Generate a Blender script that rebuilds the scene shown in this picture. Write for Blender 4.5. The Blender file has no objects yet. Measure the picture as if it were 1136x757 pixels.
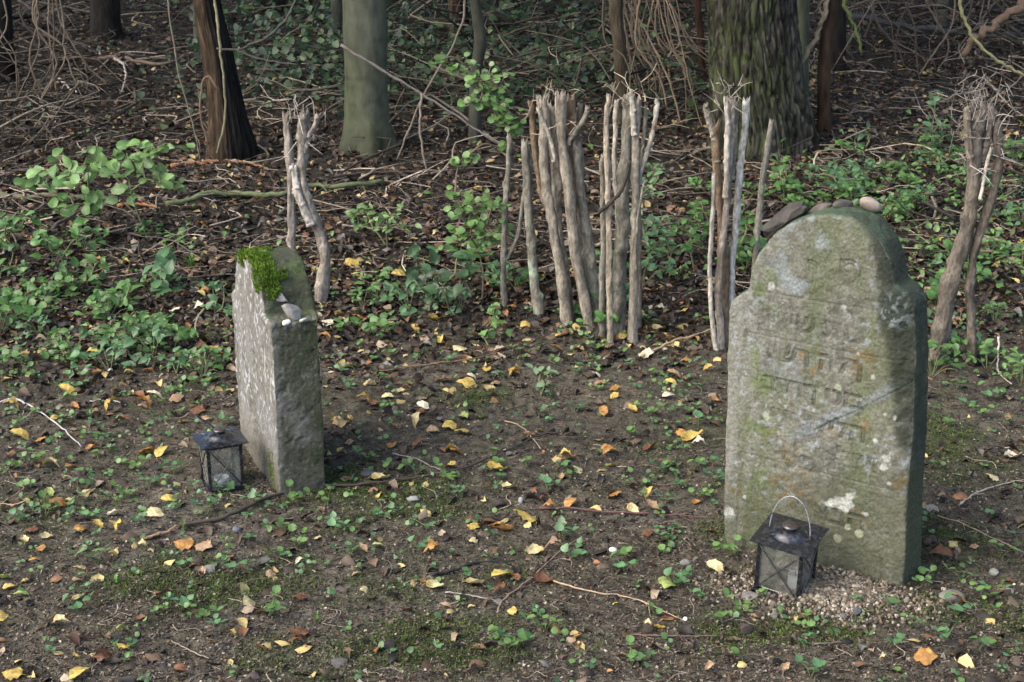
import bpy, math, random
import numpy as np
from mathutils import Vector, Matrix, Euler
random.seed(11)
R = np.random.RandomState(11)
SC = bpy.context.scene
COL = SC.collection
rad = math.radians

# ------------------------------------------------------------------ noise
def _h(ix, iy, iz, seed):
    n = (ix.astype(np.int64)*73856093) ^ (iy.astype(np.int64)*19349663) ^ (iz.astype(np.int64)*83492791) ^ (seed*2654435761)
    n = (n & 0xffffffff)
    n = ((n ^ (n >> 15))*2246822519) & 0xffffffff
    n = ((n ^ (n >> 13))*3266489917) & 0xffffffff
    n = n ^ (n >> 16)
    return n.astype(np.float64)/4294967295.0
def vnoise(p, seed=0):
    f = np.floor(p); t = p-f; t = t*t*(3-2*t)
    x, y, z = f[:, 0], f[:, 1], f[:, 2]
    a = [[[_h(x+i, y+j, z+k, seed) for k in (0, 1)] for j in (0, 1)] for i in (0, 1)]
    tx, ty, tz = t[:, 0], t[:, 1], t[:, 2]
    L = lambda a, b, t: a+(b-a)*t
    return L(L(L(a[0][0][0], a[0][0][1], tz), L(a[0][1][0], a[0][1][1], tz), ty),
             L(L(a[1][0][0], a[1][0][1], tz), L(a[1][1][0], a[1][1][1], tz), ty), tx)*2-1
def fbm(p, scale, octs=4, seed=0, gain=.5):
    s = 0; a = 1; tot = 0; q = np.asarray(p, float)*scale
    for i in range(octs):
        s = s+a*vnoise(q, seed+i*17); tot += a; a *= gain; q = q*2.03+3.1
    return s/tot
def noise2(x, y, scale, octs=3, seed=0, gain=.5):
    x = np.atleast_1d(np.asarray(x, float)); y = np.atleast_1d(np.asarray(y, float))
    return fbm(np.stack([x, y, np.zeros_like(x)], 1), scale, octs, seed, gain)
def sstep(a, b, x):
    t = np.clip((x-a)/(b-a), 0, 1); return t*t*(3-2*t)

# ------------------------------------------------------------------ camera and ground
F = 1578.0; PITCH = rad(18); CX, CY = 568.0, 378.5
def ground(x, y):
    x = np.atleast_1d(np.asarray(x, float)); y = np.atleast_1d(np.asarray(y, float))
    d = (y-4.6)/.35
    z = .13*.35*np.where(d > 30, d, np.log1p(np.exp(np.clip(d, -30, 30))))
    z = z+.05*noise2(x, y, .55, 2, 3)*sstep(2.2, 5.5, np.abs(y)+np.abs(x)*.3)
    z = z+.022*noise2(x, y, 2.3, 3, 5)
    z = z+.007*noise2(x, y, 13, 3, 9)
    near = sstep(9, 5, np.hypot(x, y))
    z = z+.0045*noise2(x, y, 55, 2, 21)*near
    # gravel heaped in front of the right headstone
    z = z+.02*np.exp(-(((x-.72)/.26)**2+((y-3.08)/.13)**2))
    return z
CAM = np.array([0, 0, 1.65])
_r = np.array([1., 0, 0]); _f = np.array([0, math.cos(PITCH), -math.sin(PITCH)]); _u = np.array([0, math.sin(PITCH), math.cos(PITCH)])
def ray(px, py):
    return F*_f+(px-CX)*_r-(py-CY)*_u
def G(px, py):
    d = ray(px, py); d = d/d[1]
    ys = np.concatenate([np.arange(1.5, 8, .01), np.arange(8, 40, .04)])
    z = CAM[2]+d[2]*ys; g = ground(d[0]*ys, ys)
    i = np.argmax(z < g)
    if z[i] >= g[i]: i = len(ys)-1
    y = ys[i]
    return np.array([d[0]*y, y, ground(d[0]*y, y)[0]])
def V(px, py, Y):
    d = ray(px, py); d = d/d[1]*Y
    return CAM+d
def mpp(Y, z=0.3):   # metres per photo pixel at depth Y
    return (Y*math.cos(PITCH)+(CAM[2]-z)*math.sin(PITCH))/F

# ------------------------------------------------------------------ mesh building
class MB:
    def __init__(s): s.v = []; s.q = []; s.t = []; s.c = []; s.n = 0
    def add(s, v, q=None, t=None, c=(.5, .5, .5)):
        v = np.asarray(v, float).reshape(-1, 3)
        s.v.append(v)
        if q is not None and len(q): s.q.append(np.asarray(q, int).reshape(-1, 4)+s.n)
        if t is not None and len(t): s.t.append(np.asarray(t, int).reshape(-1, 3)+s.n)
        c = np.asarray(c, float)
        if c.ndim == 1: c = np.tile(c, (len(v), 1))
        s.c.append(c[:, :3]); s.n += len(v); return s
    def build(s, name, mat, parent=None, smooth=True, loc=None):
        v = np.concatenate(s.v); c = np.concatenate(s.c)
        if loc is not None: v = v-np.asarray(loc)
        q = np.concatenate(s.q) if s.q else np.zeros((0, 4), int)
        t = np.concatenate(s.t) if s.t else np.zeros((0, 3), int)
        me = bpy.data.meshes.new(name)
        me.vertices.add(len(v)); me.vertices.foreach_set('co', v.astype(np.float32).ravel())
        nl = len(q)*4+len(t)*3
        me.loops.add(nl); me.loops.foreach_set('vertex_index', np.concatenate([q.ravel(), t.ravel()]).astype(np.int32))
        st = np.concatenate([np.arange(len(q))*4, len(q)*4+np.arange(len(t))*3]).astype(np.int32)
        me.polygons.add(len(st)); me.polygons.foreach_set('loop_start', st)
        me.polygons.foreach_set('use_smooth', np.full(len(st), smooth))
        at = me.color_attributes.new('Col', 'FLOAT_COLOR', 'POINT')
        at.data.foreach_set('color', np.concatenate([np.clip(c, 0, 1), np.ones((len(c), 1))], 1).astype(np.float32).ravel())
        me.update(calc_edges=True); me.validate()
        me.materials.append(mat)
        o = bpy.data.objects.new(name, me); COL.objects.link(o)
        if parent: o.parent = parent
        if loc is not None: o.location = loc
        return o
def tag(o, label=None, cat=None, group=None, kind=None):
    if label: o['label'] = label
    if cat: o['category'] = cat
    if group: o['group'] = group
    if kind: o['kind'] = kind
    return o
def empty(name, loc, label, cat, group=None, rz=0):
    o = bpy.data.objects.new(name, None); COL.objects.link(o)
    o.location = loc; o.rotation_euler = (0, 0, rz); o.empty_display_size = .05
    return tag(o, label, cat, group)
def copy_tree(o, parent=None):
    c = o.copy(); COL.objects.link(c); c.parent = parent
    for ch in list(o.children): copy_tree(ch, c)
    return c
def world_child(o, root):        # meshes are built in world space; keep them there under a placed Empty
    o.matrix_parent_inverse = Matrix.Translation(Vector(root.location)).inverted()
    return o
def smoothpath(pts, n, pw=1.0):
    P = np.asarray(pts, float)
    if len(P) == 2: 
        t = np.linspace(0, 1, n)[:, None]; return P[0]*(1-t)+P[1]*t
    seg = np.linalg.norm(np.diff(P[:, :3], axis=0), axis=1); s = np.concatenate([[0], np.cumsum(seg)])
    Q = np.vstack([2*P[0]-P[1], P, 2*P[-1]-P[-2]])
    out = []
    for x in s[-1]*np.linspace(0, 1, n)**pw:
        i = min(np.searchsorted(s, x, 'right')-1, len(P)-2); i = max(i, 0)
        t = (x-s[i])/max(seg[i], 1e-9)
        a, b, c, d = Q[i], Q[i+1], Q[i+2], Q[i+3]
        out.append(.5*((2*b)+(-a+c)*t+(2*a-5*b+4*c-d)*t*t+(-a+3*b-3*c+d)*t**3))
    return np.array(out)
def frames(P):
    T = np.gradient(P, axis=0); T /= np.linalg.norm(T, axis=1)[:, None]+1e-12
    ref = np.array([1., 0, 0]) if abs(T[0][2]) > .6 else np.array([0, 0, 1.])
    N = np.zeros_like(P); B = np.zeros_like(P)
    n = ref-T[0]*ref.dot(T[0]); n /= np.linalg.norm(n)
    for i in range(len(P)):
        n = n-T[i]*n.dot(T[i]); n /= np.linalg.norm(n)+1e-12
        N[i] = n; B[i] = np.cross(T[i], n)
    return T, N, B
def tube(path, r, seg=8, cap=True, disp=None):
    P = np.asarray(path, float); k = len(P); r = np.broadcast_to(np.asarray(r, float), (k,))
    T, N, B = frames(P)
    a = np.linspace(0, 2*np.pi, seg, endpoint=False)
    v = P[:, None]+r[:, None, None]*(np.cos(a)[None, :, None]*N[:, None]+np.sin(a)[None, :, None]*B[:, None])
    if disp is not None:
        d = v-P[:, None]; v = P[:, None]+d*(1+disp(v.reshape(-1, 3), np.tile(a, k), np.repeat(np.linspace(0, 1, k), seg)).reshape(k, seg, 1))
    v = v.reshape(-1, 3)
    i = np.arange(k-1)[:, None]*seg; j = np.arange(seg)[None]; jn = (j+1) % seg
    q = np.stack([i+j, i+jn, i+seg+jn, i+seg+j], -1).reshape(-1, 4)
    t = []
    if cap:
        v = np.vstack([v, P[0], P[-1]]); n0 = k*seg
        for j in range(seg):
            t.append((n0, (j+1) % seg, j)); t.append((n0+1, (k-1)*seg+j, (k-1)*seg+(j+1) % seg))
    return v, q, np.array(t, int).reshape(-1, 3)
def rotm(rx, ry, rz):   # arrays -> (m,3,3), Rz*Ry*Rx
    cx, sx, cy, sy, cz, sz = np.cos(rx), np.sin(rx), np.cos(ry), np.sin(ry), np.cos(rz), np.sin(rz)
    M = np.empty((len(rx), 3, 3))
    M[:, 0, 0] = cz*cy; M[:, 0, 1] = cz*sy*sx-sz*cx; M[:, 0, 2] = cz*sy*cx+sz*sx
    M[:, 1, 0] = sz*cy; M[:, 1, 1] = sz*sy*sx+cz*cx; M[:, 1, 2] = sz*sy*cx-cz*sx
    M[:, 2, 0] = -sy; M[:, 2, 1] = cy*sx; M[:, 2, 2] = cy*cx
    return M
def scatter(mb, tv, tq, pos, M, scale, cols, tc=None):
    m, n = len(pos), len(tv)
    if m == 0: return
    sc = np.asarray(scale, float)
    if sc.ndim == 1: sc = sc[:, None]
    v = np.einsum('mij,nj->mni', M, tv)*sc[:, None, :]+pos[:, None, :]
    q = (tq[None]+(np.arange(m)*n)[:, None, None]).reshape(-1, tq.shape[1])
    c = np.repeat(cols[:, None, :], n, 1)
    if tc is not None: c = c*tc[None, :, None]
    if tq.shape[1] == 4: mb.add(v.reshape(-1, 3), q=q, c=c.reshape(-1, 3))
    else: mb.add(v.reshape(-1, 3), t=q, c=c.reshape(-1, 3))
def leaf_t(w=.55, nl=5, fold=.25, curl=.25, prof='ovate', twist=0., nw=2, wav=0., seed=0):
    """leaf lying along +y, unit length; returns verts, quads, tint"""
    v = []; tc = []; rs = np.random.RandomState(seed)
    js = np.linspace(-1, 1, nw+1)
    for i in range(nl+1):
        t = i/nl
        if prof == 'ovate': wd = math.sin(math.pi*min(1, t**.8*1.0))**.75 if 0 < t < 1 else 0
        elif prof == 'heart': wd = [(.55), 1.0, .98, .75, .42, 0][min(5, int(round(t*5)))] if nl == 5 else (1-t)**.5
        elif prof == 'round': wd = math.sqrt(max(0, 1-(2*t-1)**2)) if 0 < t < 1 else .0
        else: wd = math.sin(math.pi*t)**.6 if 0 < t < 1 else 0
        wd = max(wd, .04)*w/2*(1+wav*rs.uniform(-1, 1))
        for j in js:
            x = j*wd; y = t+(wav*.15*rs.uniform(-1, 1) if 0 < i < nl else 0)
            z = fold*abs(x)+curl*(t-.5)**2*-1+wav*.25*rs.uniform(-1, 1)*abs(j)+curl*.25
            z += twist*x*(t-.3)
            v.append((x, y, z)); tc.append(1.12 if abs(j) < .01 else .97)
    q = []
    n = nw+1
    for i in range(nl):
        for j in range(nw): q.append((i*n+j, i*n+j+1, (i+1)*n+j+1, (i+1)*n+j))
    return np.array(v), np.array(q), np.array(tc)

# ------------------------------------------------------------------ materials
def newmat(name):
    m = bpy.data.materials.new(name); m.use_nodes = True; nt = m.node_tree; nt.nodes.clear()
    out = nt.nodes.new('ShaderNodeOutputMaterial'); b = nt.nodes.new('ShaderNodeBsdfPrincipled')
    nt.links.new(b.outputs[0], out.inputs[0])
    return m, nt, b, out
def attr_mat(name, rough=.8, nscale=30, contrast=.3, bump=.3, bscale=60, bdist=.004, trans=0., spec=.3, rand=0., stretch=(1, 1, 1), coords='pos'):
    m, nt, b, out = newmat(name); N = nt.nodes.new; L = nt.links.new
    at = N('ShaderNodeAttribute'); at.attribute_name = 'Col'
    if coords == 'pos': tc = N('ShaderNodeNewGeometry'); src = tc.outputs['Position']
    else: tc = N('ShaderNodeTexCoord'); src = tc.outputs['Object']
    mp = N('ShaderNodeMapping'); mp.inputs['Scale'].default_value = stretch; L(src, mp.inputs['Vector'])
    nz = N('ShaderNodeTexNoise'); nz.inputs['Scale'].default_value = nscale; nz.inputs['Detail'].default_value = 5; L(mp.outputs[0], nz.inputs['Vector'])
    mr = N('ShaderNodeMapRange'); mr.inputs['From Min'].default_value = .3; mr.inputs['From Max'].default_value = .7
    mr.inputs['To Min'].default_value = 1-contrast; mr.inputs['To Max'].default_value = 1+contrast; L(nz.outputs['Fac'], mr.inputs['Value'])
    mul = N('ShaderNodeVectorMath'); mul.operation = 'SCALE'; L(at.outputs['Color'], mul.inputs[0]); L(mr.outputs[0], mul.inputs['Scale'])
    c = mul.outputs[0]
    if rand:
        oi = N('ShaderNodeObjectInfo'); r2 = N('ShaderNodeMapRange'); r2.inputs['To Min'].default_value = 1-rand; r2.inputs['To Max'].default_value = 1+rand
        L(oi.outputs['Random'], r2.inputs['Value']); m2 = N('ShaderNodeVectorMath'); m2.operation = 'SCALE'; L(c, m2.inputs[0]); L(r2.outputs[0], m2.inputs['Scale']); c = m2.outputs[0]
    L(c, b.inputs['Base Color']); b.inputs['Roughness'].default_value = rough; b.inputs['Specular IOR Level'].default_value = spec
    if bump:
        nb = N('ShaderNodeTexNoise'); nb.inputs['Scale'].default_value = bscale; nb.inputs['Detail'].default_value = 5; nb.inputs['Roughness'].default_value = .7; L(mp.outputs[0], nb.inputs['Vector'])
        bp = N('ShaderNodeBump'); bp.inputs['Strength'].default_value = bump; bp.inputs['Distance'].default_value = bdist; L(nb.outputs['Fac'], bp.inputs['Height']); L(bp.outputs[0], b.inputs['Normal'])
    if trans:
        tr = N('ShaderNodeBsdfTranslucent'); L(c, tr.inputs['Color']); mx = N('ShaderNodeMixShader'); mx.inputs[0].default_value = trans
        L(b.outputs[0], mx.inputs[1]); L(tr.outputs[0], mx.inputs[2]); L(mx.outputs[0], out.inputs[0])
    return m
M_leaf = attr_mat('green_leaf', .42, 60, .16, 0, trans=.28, spec=.45, rand=.12)
M_dead = attr_mat('fallen_leaf_skin', .6, 140, .25, .35, 160, .002, trans=.12, spec=.35, rand=.12)
M_bark = attr_mat('bark', .92, 38, .5, .9, 60, .02, stretch=(1, 1, .25), spec=.15)
M_smooth = attr_mat('smooth_bark', .85, 22, .32, .6, 55, .006, stretch=(1, 1, .5), spec=.2)
M_stem = attr_mat('cut_stem_bark', .9, 110, .42, .9, 130, .008, stretch=(1, 1, .5))
M_twig = attr_mat('twig_bark', .85, 60, .25, .3, 120, .002)
M_rock = attr_mat('rock_surface', .8, 40, .3, .6, 90, .005)
M_stone = attr_mat('weathered_sandstone', .9, 160, .28, .8, 190, .004, spec=.2)
M_moss = attr_mat('moss_green', .95, 50, .3, 0, trans=.15, spec=.1)
M_debris = attr_mat('forest_debris', .9, 80, .3, 0, spec=.2)

def soil_mat():
    m, nt, b, out = newmat('forest_soil'); N = nt.nodes.new; L = nt.links.new
    at = N('ShaderNodeAttribute'); at.attribute_name = 'Col'
    g = N('ShaderNodeNewGeometry')
    n1 = N('ShaderNodeTexNoise'); n1.inputs['Scale'].default_value = 190; n1.inputs['Detail'].default_value = 6; n1.inputs['Roughness'].default_value = .75; L(g.outputs['Position'], n1.inputs['Vector'])
    n2 = N('ShaderNodeTexNoise'); n2.inputs['Scale'].default_value = 28; n2.inputs['Detail'].default_value = 5; n2.inputs['Roughness'].default_value = .6; L(g.outputs['Position'], n2.inputs['Vector'])
    ad = N('ShaderNodeMath'); ad.operation = 'ADD'; L(n1.outputs['Fac'], ad.inputs[0]); L(n2.outputs['Fac'], ad.inputs[1])
    mr = N('ShaderNodeMapRange'); mr.inputs['From Min'].default_value = .75; mr.inputs['From Max'].default_value = 1.3; mr.inputs['To Min'].default_value = .2; mr.inputs['To Max'].default_value = 2.2; L(ad.outputs[0], mr.inputs['Value'])
    mul = N('ShaderNodeVectorMath'); mul.operation = 'SCALE'; L(at.outputs['Color'], mul.inputs[0]); L(mr.outputs[0], mul.inputs['Scale']); L(mul.outputs[0], b.inputs['Base Color'])
    b.inputs['Roughness'].default_value = .95; b.inputs['Specular IOR Level'].default_value = .15
    bp = N('ShaderNodeBump'); bp.inputs['Strength'].default_value = .9; bp.inputs['Distance'].default_value = .006; L(n1.outputs['Fac'], bp.inputs['Height'])
    b2 = N('ShaderNodeBump'); b2.inputs['Strength'].default_value = .5; b2.inputs['Distance'].default_value = .02; L(n2.outputs['Fac'], b2.inputs['Height']); L(b2.outputs[0], bp.inputs['Normal']); L(bp.outputs[0], b.inputs['Normal'])
    return m
M_soil = soil_mat()

# ------------------------------------------------------------------ moss mask in world coordinates (patches read off the place)
MOSSP = []
for px, py, rx, ry, s in [(520,440,.16,.12,.8),(430,545,.30,.10,.9),(380,530,.12,.08,1),(250,650,.42,.14,.75),(200,625,.2,.1,.6),(60,560,.25,.12,.5),
                          (450,720,.35,.10,.8),(500,700,.2,.1,.7),(860,705,.2,.07,1),(1075,600,.18,.15,.6),(1045,495,.15,.3,.8),(1120,690,.25,.15,.7),
                          (130,640,.25,.12,.5),(560,650,.2,.1,.35),(330,735,.4,.1,.5),(760,480,.25,.2,.3),(490,575,.3,.15,.35),(820,590,.12,.08,.5)]:
    g = G(px, py); MOSSP.append((g[0], g[1], rx, ry, s))
def moss(x, y):
    m = np.zeros_like(x)
    for a, b, rx, ry, s in MOSSP: m = np.maximum(m, s*np.exp(-(((x-a)/rx)**2+((y-b)/ry)**2)))
    n = noise2(x, y, 9, 4, 31)
    return np.clip((m+.55*n-.12)*1.6, 0, 1)*sstep(6.5, 5, y)

# ------------------------------------------------------------------ ground sheet
def axis(a, n, k):   # dense in the middle
    t = np.linspace(-1, 1, n); return a*np.sinh(k*t)/math.sinh(k)
def make_ground():
    xs = axis(60, 900, 5.6)
    y1 = np.linspace(-30, 2.2, 60)[:-1]; y2 = np.linspace(2.2, 5.2, 560)[:-1]
    t = np.linspace(0, 1, 420); y3 = 5.2+.0062*420*(t)+62*t**4.2
    ys = np.concatenate([y1, y2, y3])
    X, Y = np.meshgrid(xs, ys); x, y = X.ravel(), Y.ravel()
    z = ground(x, y)
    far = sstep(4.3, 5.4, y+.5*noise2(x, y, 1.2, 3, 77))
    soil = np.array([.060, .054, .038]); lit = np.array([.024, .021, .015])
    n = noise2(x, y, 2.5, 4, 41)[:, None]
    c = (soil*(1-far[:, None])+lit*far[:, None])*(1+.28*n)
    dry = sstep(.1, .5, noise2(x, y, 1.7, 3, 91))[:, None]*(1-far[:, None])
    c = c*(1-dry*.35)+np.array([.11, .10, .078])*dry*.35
    mm = moss(x, y)[:, None]*.75
    c = c*(1-mm)+np.array([.030, .045, .012])*mm
    nx = len(xs); i = np.arange(len(ys)-1)[:, None]*nx; j = np.arange(nx-1)[None]
    q = np.stack([i+j, i+j+1, i+nx+j+1, i+nx+j], -1).reshape(-1, 4)
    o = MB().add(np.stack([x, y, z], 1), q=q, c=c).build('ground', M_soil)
    tag(o, 'brown forest soil rising into leaf litter', kind='structure')
make_ground()

def wedge_points(n, y0, y1, pw=2.0, margin=.7, rs=R):
    """positions spread over the ground, thinning with distance"""
    u = rs.rand(n)
    if pw == 1: y = y0*(y1/y0)**u
    else:
        e = 1-pw; y = (y0**e+u*(y1**e-y0**e))**(1/e)
    x = (rs.rand(n)*2-1)*(y*.37+margin)
    return x, y

# ------------------------------------------------------------------ headstones
def remeshed(outline, thick, voxel, it=3):
    """closed slab: outline (x,z) extruded along +y by thick, voxel remeshed; returns verts, quads"""
    n = len(outline); v = [(a, 0, b) for a, b in outline]+[(a, thick, b) for a, b in outline]
    f = [tuple(range(n)), tuple(range(2*n-1, n-1, -1))]+[(i+n, (i+1) % n+n, (i+1) % n, i) for i in range(n)]
    me = bpy.data.meshes.new('tmp'); me.from_pydata(v, [], f); me.update()
    o = bpy.data.objects.new('tmp', me); COL.objects.link(o)
    md = o.modifiers.new('r', 'REMESH'); md.mode = 'VOXEL'; md.voxel_size = voxel; md.adaptivity = 0
    bv = o.modifiers.new('s', 'SMOOTH'); bv.iterations = it; bv.factor = .5
    dg = bpy.context.evaluated_depsgraph_get(); ev = o.evaluated_get(dg); m2 = ev.to_mesh()
    V_ = np.empty(len(m2.vertices)*3, np.float32); m2.vertices.foreach_get('co', V_); V_ = V_.reshape(-1, 3).astype(float)
    N_ = np.empty(len(m2.vertices)*3, np.float32); m2.vertex_normals.foreach_get('vector', N_); N_ = N_.reshape(-1, 3).astype(float)
    Q = np.array([tuple(p.vertices) for p in m2.polygons if len(p.vertices) == 4]); T = np.array([tuple(p.vertices) for p in m2.polygons if len(p.vertices) == 3]).reshape(-1, 3)
    ev.to_mesh_clear(); bpy.data.objects.remove(o); bpy.data.meshes.remove(me)
    return V_, N_, Q, T
def text_mask(lines, res=.0012, W=.6, H=1.0):
    """lines: (string, x centre, z base, size, width scale, slant). returns sampled grid"""
    g = np.zeros((int(H/res), int(W/res)))
    for s, xc, zb, size, wx, off in lines:
        cu = bpy.data.curves.new('t', 'FONT'); cu.body = s; cu.size = size; cu.align_x = 'CENTER'; cu.resolution_u = 4
        o = bpy.data.objects.new('t', cu); COL.objects.link(o)
        dg = bpy.context.evaluated_depsgraph_get(); me = o.evaluated_get(dg).to_mesh(); me.calc_loop_triangles()
        P = np.array([v.co[:2] for v in me.vertices]).reshape(-1, 2)
        for t in me.loop_triangles:
            a, b, c = [P[i]*np.array([wx, 1])+np.array([xc, zb]) for i in t.vertices]
            lo = np.floor(np.min([a, b, c], 0)/res).astype(int); hi = np.ceil(np.max([a, b, c], 0)/res).astype(int)
            if lo.min() < 0 or hi[0] >= g.shape[1] or hi[1] >= g.shape[0]: continue
            X, Y = np.meshgrid(np.arange(lo[0], hi[0]+1)*res, np.arange(lo[1], hi[1]+1)*res)
            d = (b[1]-c[1])*(a[0]-c[0])+(c[0]-b[0])*(a[1]-c[1])
            if abs(d) < 1e-12: continue
            l1 = ((b[1]-c[1])*(X-c[0])+(c[0]-b[0])*(Y-c[1]))/d; l2 = ((c[1]-a[1])*(X-c[0])+(a[0]-c[0])*(Y-c[1]))/d
            g[lo[1]:hi[1]+1, lo[0]:hi[0]+1] = np.maximum(g[lo[1]:hi[1]+1, lo[0]:hi[0]+1], (l1 >= -.01)*(l2 >= -.01)*(l1+l2 <= 1.01))
        o.evaluated_get(dg).to_mesh_clear(); bpy.data.objects.remove(o); bpy.data.curves.remove(cu)
    k = 2
    for _ in range(1):
        g = sum(np.roll(g, d, 0) for d in range(-k, k+1))/(2*k+1); g = sum(np.roll(g, d, 1) for d in range(-k, k+1))/(2*k+1)
    def sample(x, z):
        i = np.clip((z/res).astype(int), 0, g.shape[0]-1); j = np.clip((x/res).astype(int), 0, g.shape[1]-1); return g[i, j]
    return sample
def mixc(c, col, m): return c*(1-m[:, None])+np.array(col)*m[:, None]

# right headstone: face plane from its two lower corners
p0 = G(803, 603); p1 = G(1004, 655)
d = p1-p0; RW = math.hypot(d[0], d[1]); RA = math.atan2(d[1], d[0])
ux = np.array([math.cos(RA), math.sin(RA), 0]); un = np.array([math.sin(RA), -math.cos(RA), 0])   # un faces the viewer
def on_face(px, py):
    dr = ray(px, py); t = (p0-CAM).dot(un)/dr.dot(un); P = CAM+dr*t
    return (P-p0).dot(ux), P[2]
ZB = min(p0[2], p1[2])-.16
OUT = [(803,603),(804,450),(806,345),(809,335),(818,327),(829,321),(832,302),(840,283),(855,263),(875,248),(900,239),(925,237),(945,242),(962,254),(975,271),(984,293),(988,320),(1000,327),(1009,342),(1011,400),(1009,500),(1005,600)]
out2 = [on_face(*p) for p in OUT]
out2 = [(a, b-ZB) for a, b in out2]
bx1 = on_face(1003, 652)[0]
out2 = [(out2[0][0], 0)]+out2[1:]+[(bx1, 0)]
out2 = out2[::-1]
def right_stone():
    T = .118
    v, n, q, t = remeshed(out2, T, .0026, 80)
    x, y, z = v[:, 0], v[:, 1], v[:, 2]
    lp = lambda px, py: (lambda a: (a[0], a[1]-ZB))(on_face(px, py))
    front = (n[:, 1] < -.6)*(y < .03)
    hz = [lp(0, r)[1] for r in (262, 300)]
    # carved rows of worn Hebrew letters
    L = []
    def row(s, px, py, size, wx=1.): a = lp(px, py); L.append((s, a[0], a[1], size, wx, 0))
    row('פ', 942, 318, .105, .95); row('נ', 900, 318, .105, .9)
    row('איש תם', 905, 372, .066, 1.15); row('וישר הלך', 902, 408, .062, 1.1)
    row('בדרך טוב', 900, 444, .062, 1.1); row('יום ולילה', 905, 480, .062, 1.15)
    row('סם', 884, 521, .062, 1.25); row('לשו', 950, 521, .062, 1.2); row('תנצבה', 912, 578, .064, 1.25)
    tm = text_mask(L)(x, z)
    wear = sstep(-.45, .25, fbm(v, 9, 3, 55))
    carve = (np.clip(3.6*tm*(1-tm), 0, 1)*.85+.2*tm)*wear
    # guide lines and frame line
    for px, py in ((900, 332), (900, 522), (900, 382)):
        zz = lp(px, py)[1]; carve = np.maximum(carve, .35*np.exp(-((z-zz+.004*fbm(v, 6, 2, 8))/.0022)**2)*(x > .03)*(x < RW-.05))
    for xx in (.034, RW-.065):
        carve = np.maximum(carve, .5*np.exp(-((x-xx-.002*fbm(v, 5, 2, 9))/.003)**2)*(z < lp(0, 345)[1]))
    dsp = .006*fbm(v, 5, 4, 1)+.0022*fbm(v, 30, 3, 2)+.0014*fbm(v, 110, 2, 3)+.0008*fbm(v, 220, 1, 33)
    chis = fbm(v*np.array([1, 1, .12]), 95, 2, 4)
    dsp += .0016*chis*(x < .1)+.0008*chis
    dsp += -.0050*carve*front
    # old crack running up to the right
    ca, cb = lp(830, 505), lp(1012, 425)
    tt = (x-ca[0])/(cb[0]-ca[0]); cz = ca[1]+(cb[1]-ca[1])*np.clip(tt, 0, 1)**1.15+.012*fbm(v, 7, 3, 61)
    cd = z-cz; crack = np.exp(-(cd/.0025)**2)*(tt > .42)*front
    dsp += -.0022*crack*sstep(-.5, .1, fbm(v, 14, 2, 63))-.003*np.exp(-((cd+.02)/.02)**2)*(tt > .3)*front
    ro = np.array([lp(*p) for p in ((1005, 655), (1009, 500), (1011, 400), (1009, 342), (1000, 327), (988, 318), (984, 293), (975, 271), (962, 254), (945, 242), (925, 237))]); oo = np.argsort(ro[:, 1]); de = np.interp(z, ro[oo, 1], ro[oo, 0])-x
    chip = sstep(.060, .0, de+.035*fbm(v, 9, 4, 65)+.012)*sstep(.35, .6, z)
    # pits on the broken right shoulder
    rsx = lp(985, 335); sh = sstep(.06, .02, np.hypot(x-rsx[0]-.02, z-rsx[1]+.02))
    dsp += .006*fbm(v, 45, 3, 6)*sh
    v2 = v+n*dsp[:, None]; v2[:, 1] += .024*chip*np.clip(1-y/.07, 0, 1)
    # ---- colour
    c = np.tile(np.array([.225, .212, .160]), (len(v), 1))
    c = c*(1+.30*fbm(v, 7, 4, 12)[:, None]+.5*fbm(v, 60, 3, 212)[:, None])
    c = mixc(c, (.155, .175, .080), .65*sstep(-.15, .45, fbm(v*np.array([1, 1, .22]), 14, 4, 13)+.22*sstep(.8, .95, z)-.1))
    c = mixc(c, (.33, .31, .25), .8*sstep(.10, .03, x)*sstep(-.4, .2, fbm(v*np.array([1, 1, .15]), 30, 3, 14)))
    c = mixc(c, (.165, .205, .070), .7*sstep(.05, .02, np.abs(x-.085+.01*fbm(v, 6, 2, 16)))*sstep(-.2, .3, fbm(v, 22, 3, 15)))
    gx = lp(905, 0)[0]
    c = mixc(c, (.34, .37, .36), .75*sstep(.09, .03, np.abs(x-gx+.03*fbm(v, 4, 3, 17)))*sstep(-.05, .3, fbm(v, 18, 4, 18))*sstep(.6, .75, z))
    for (px, py, rr) in ((900, 402, .055), (955, 470, .035), (925, 475, .03), (865, 500, .06), (955, 405, .06), (880, 545, .08), (1000, 540, .05), (950, 575, .05), (820, 550, .05)):
        a = lp(px, py); c = mixc(c, (.25, .14, .035), .65*sstep(rr, rr*.3, np.hypot(x-a[0], z-a[1])+.03*fbm(v, 20, 3, 19))*sstep(-.15, .25, fbm(v, 60, 3, 20)))
    # bluish lichen speckles
    sp = fbm(v, 75, 2, 22); c = mixc(c, (.36, .37, .345), .8*sstep(.30, .42, sp)*sstep(-.35, .2, fbm(v, 6, 2, 23)))
    c = mixc(c, (.30, .32, .31), .6*sstep(.028, .008, np.abs(cd-.008)+.015*(fbm(v, 30, 3, 62)+.3))*(tt > .25)*front)
    # dark damp stain down the right side of the face
    st_px = [(958, 248), (976, 272), (988, 305), (1004, 345), (1008, 380), (1008, 420), (1008, 460), (1008, 520), (1008, 655)]
    st = np.array([lp(*p) for p in st_px]); o_ = np.argsort(st[:, 1]); sx = np.interp(z, st[o_, 1], st[o_, 0]); sw = np.interp(z, [.15, .48, .62, .84, .93, 1.06], [.010, .02, .055, .080, .055, .03])
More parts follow.
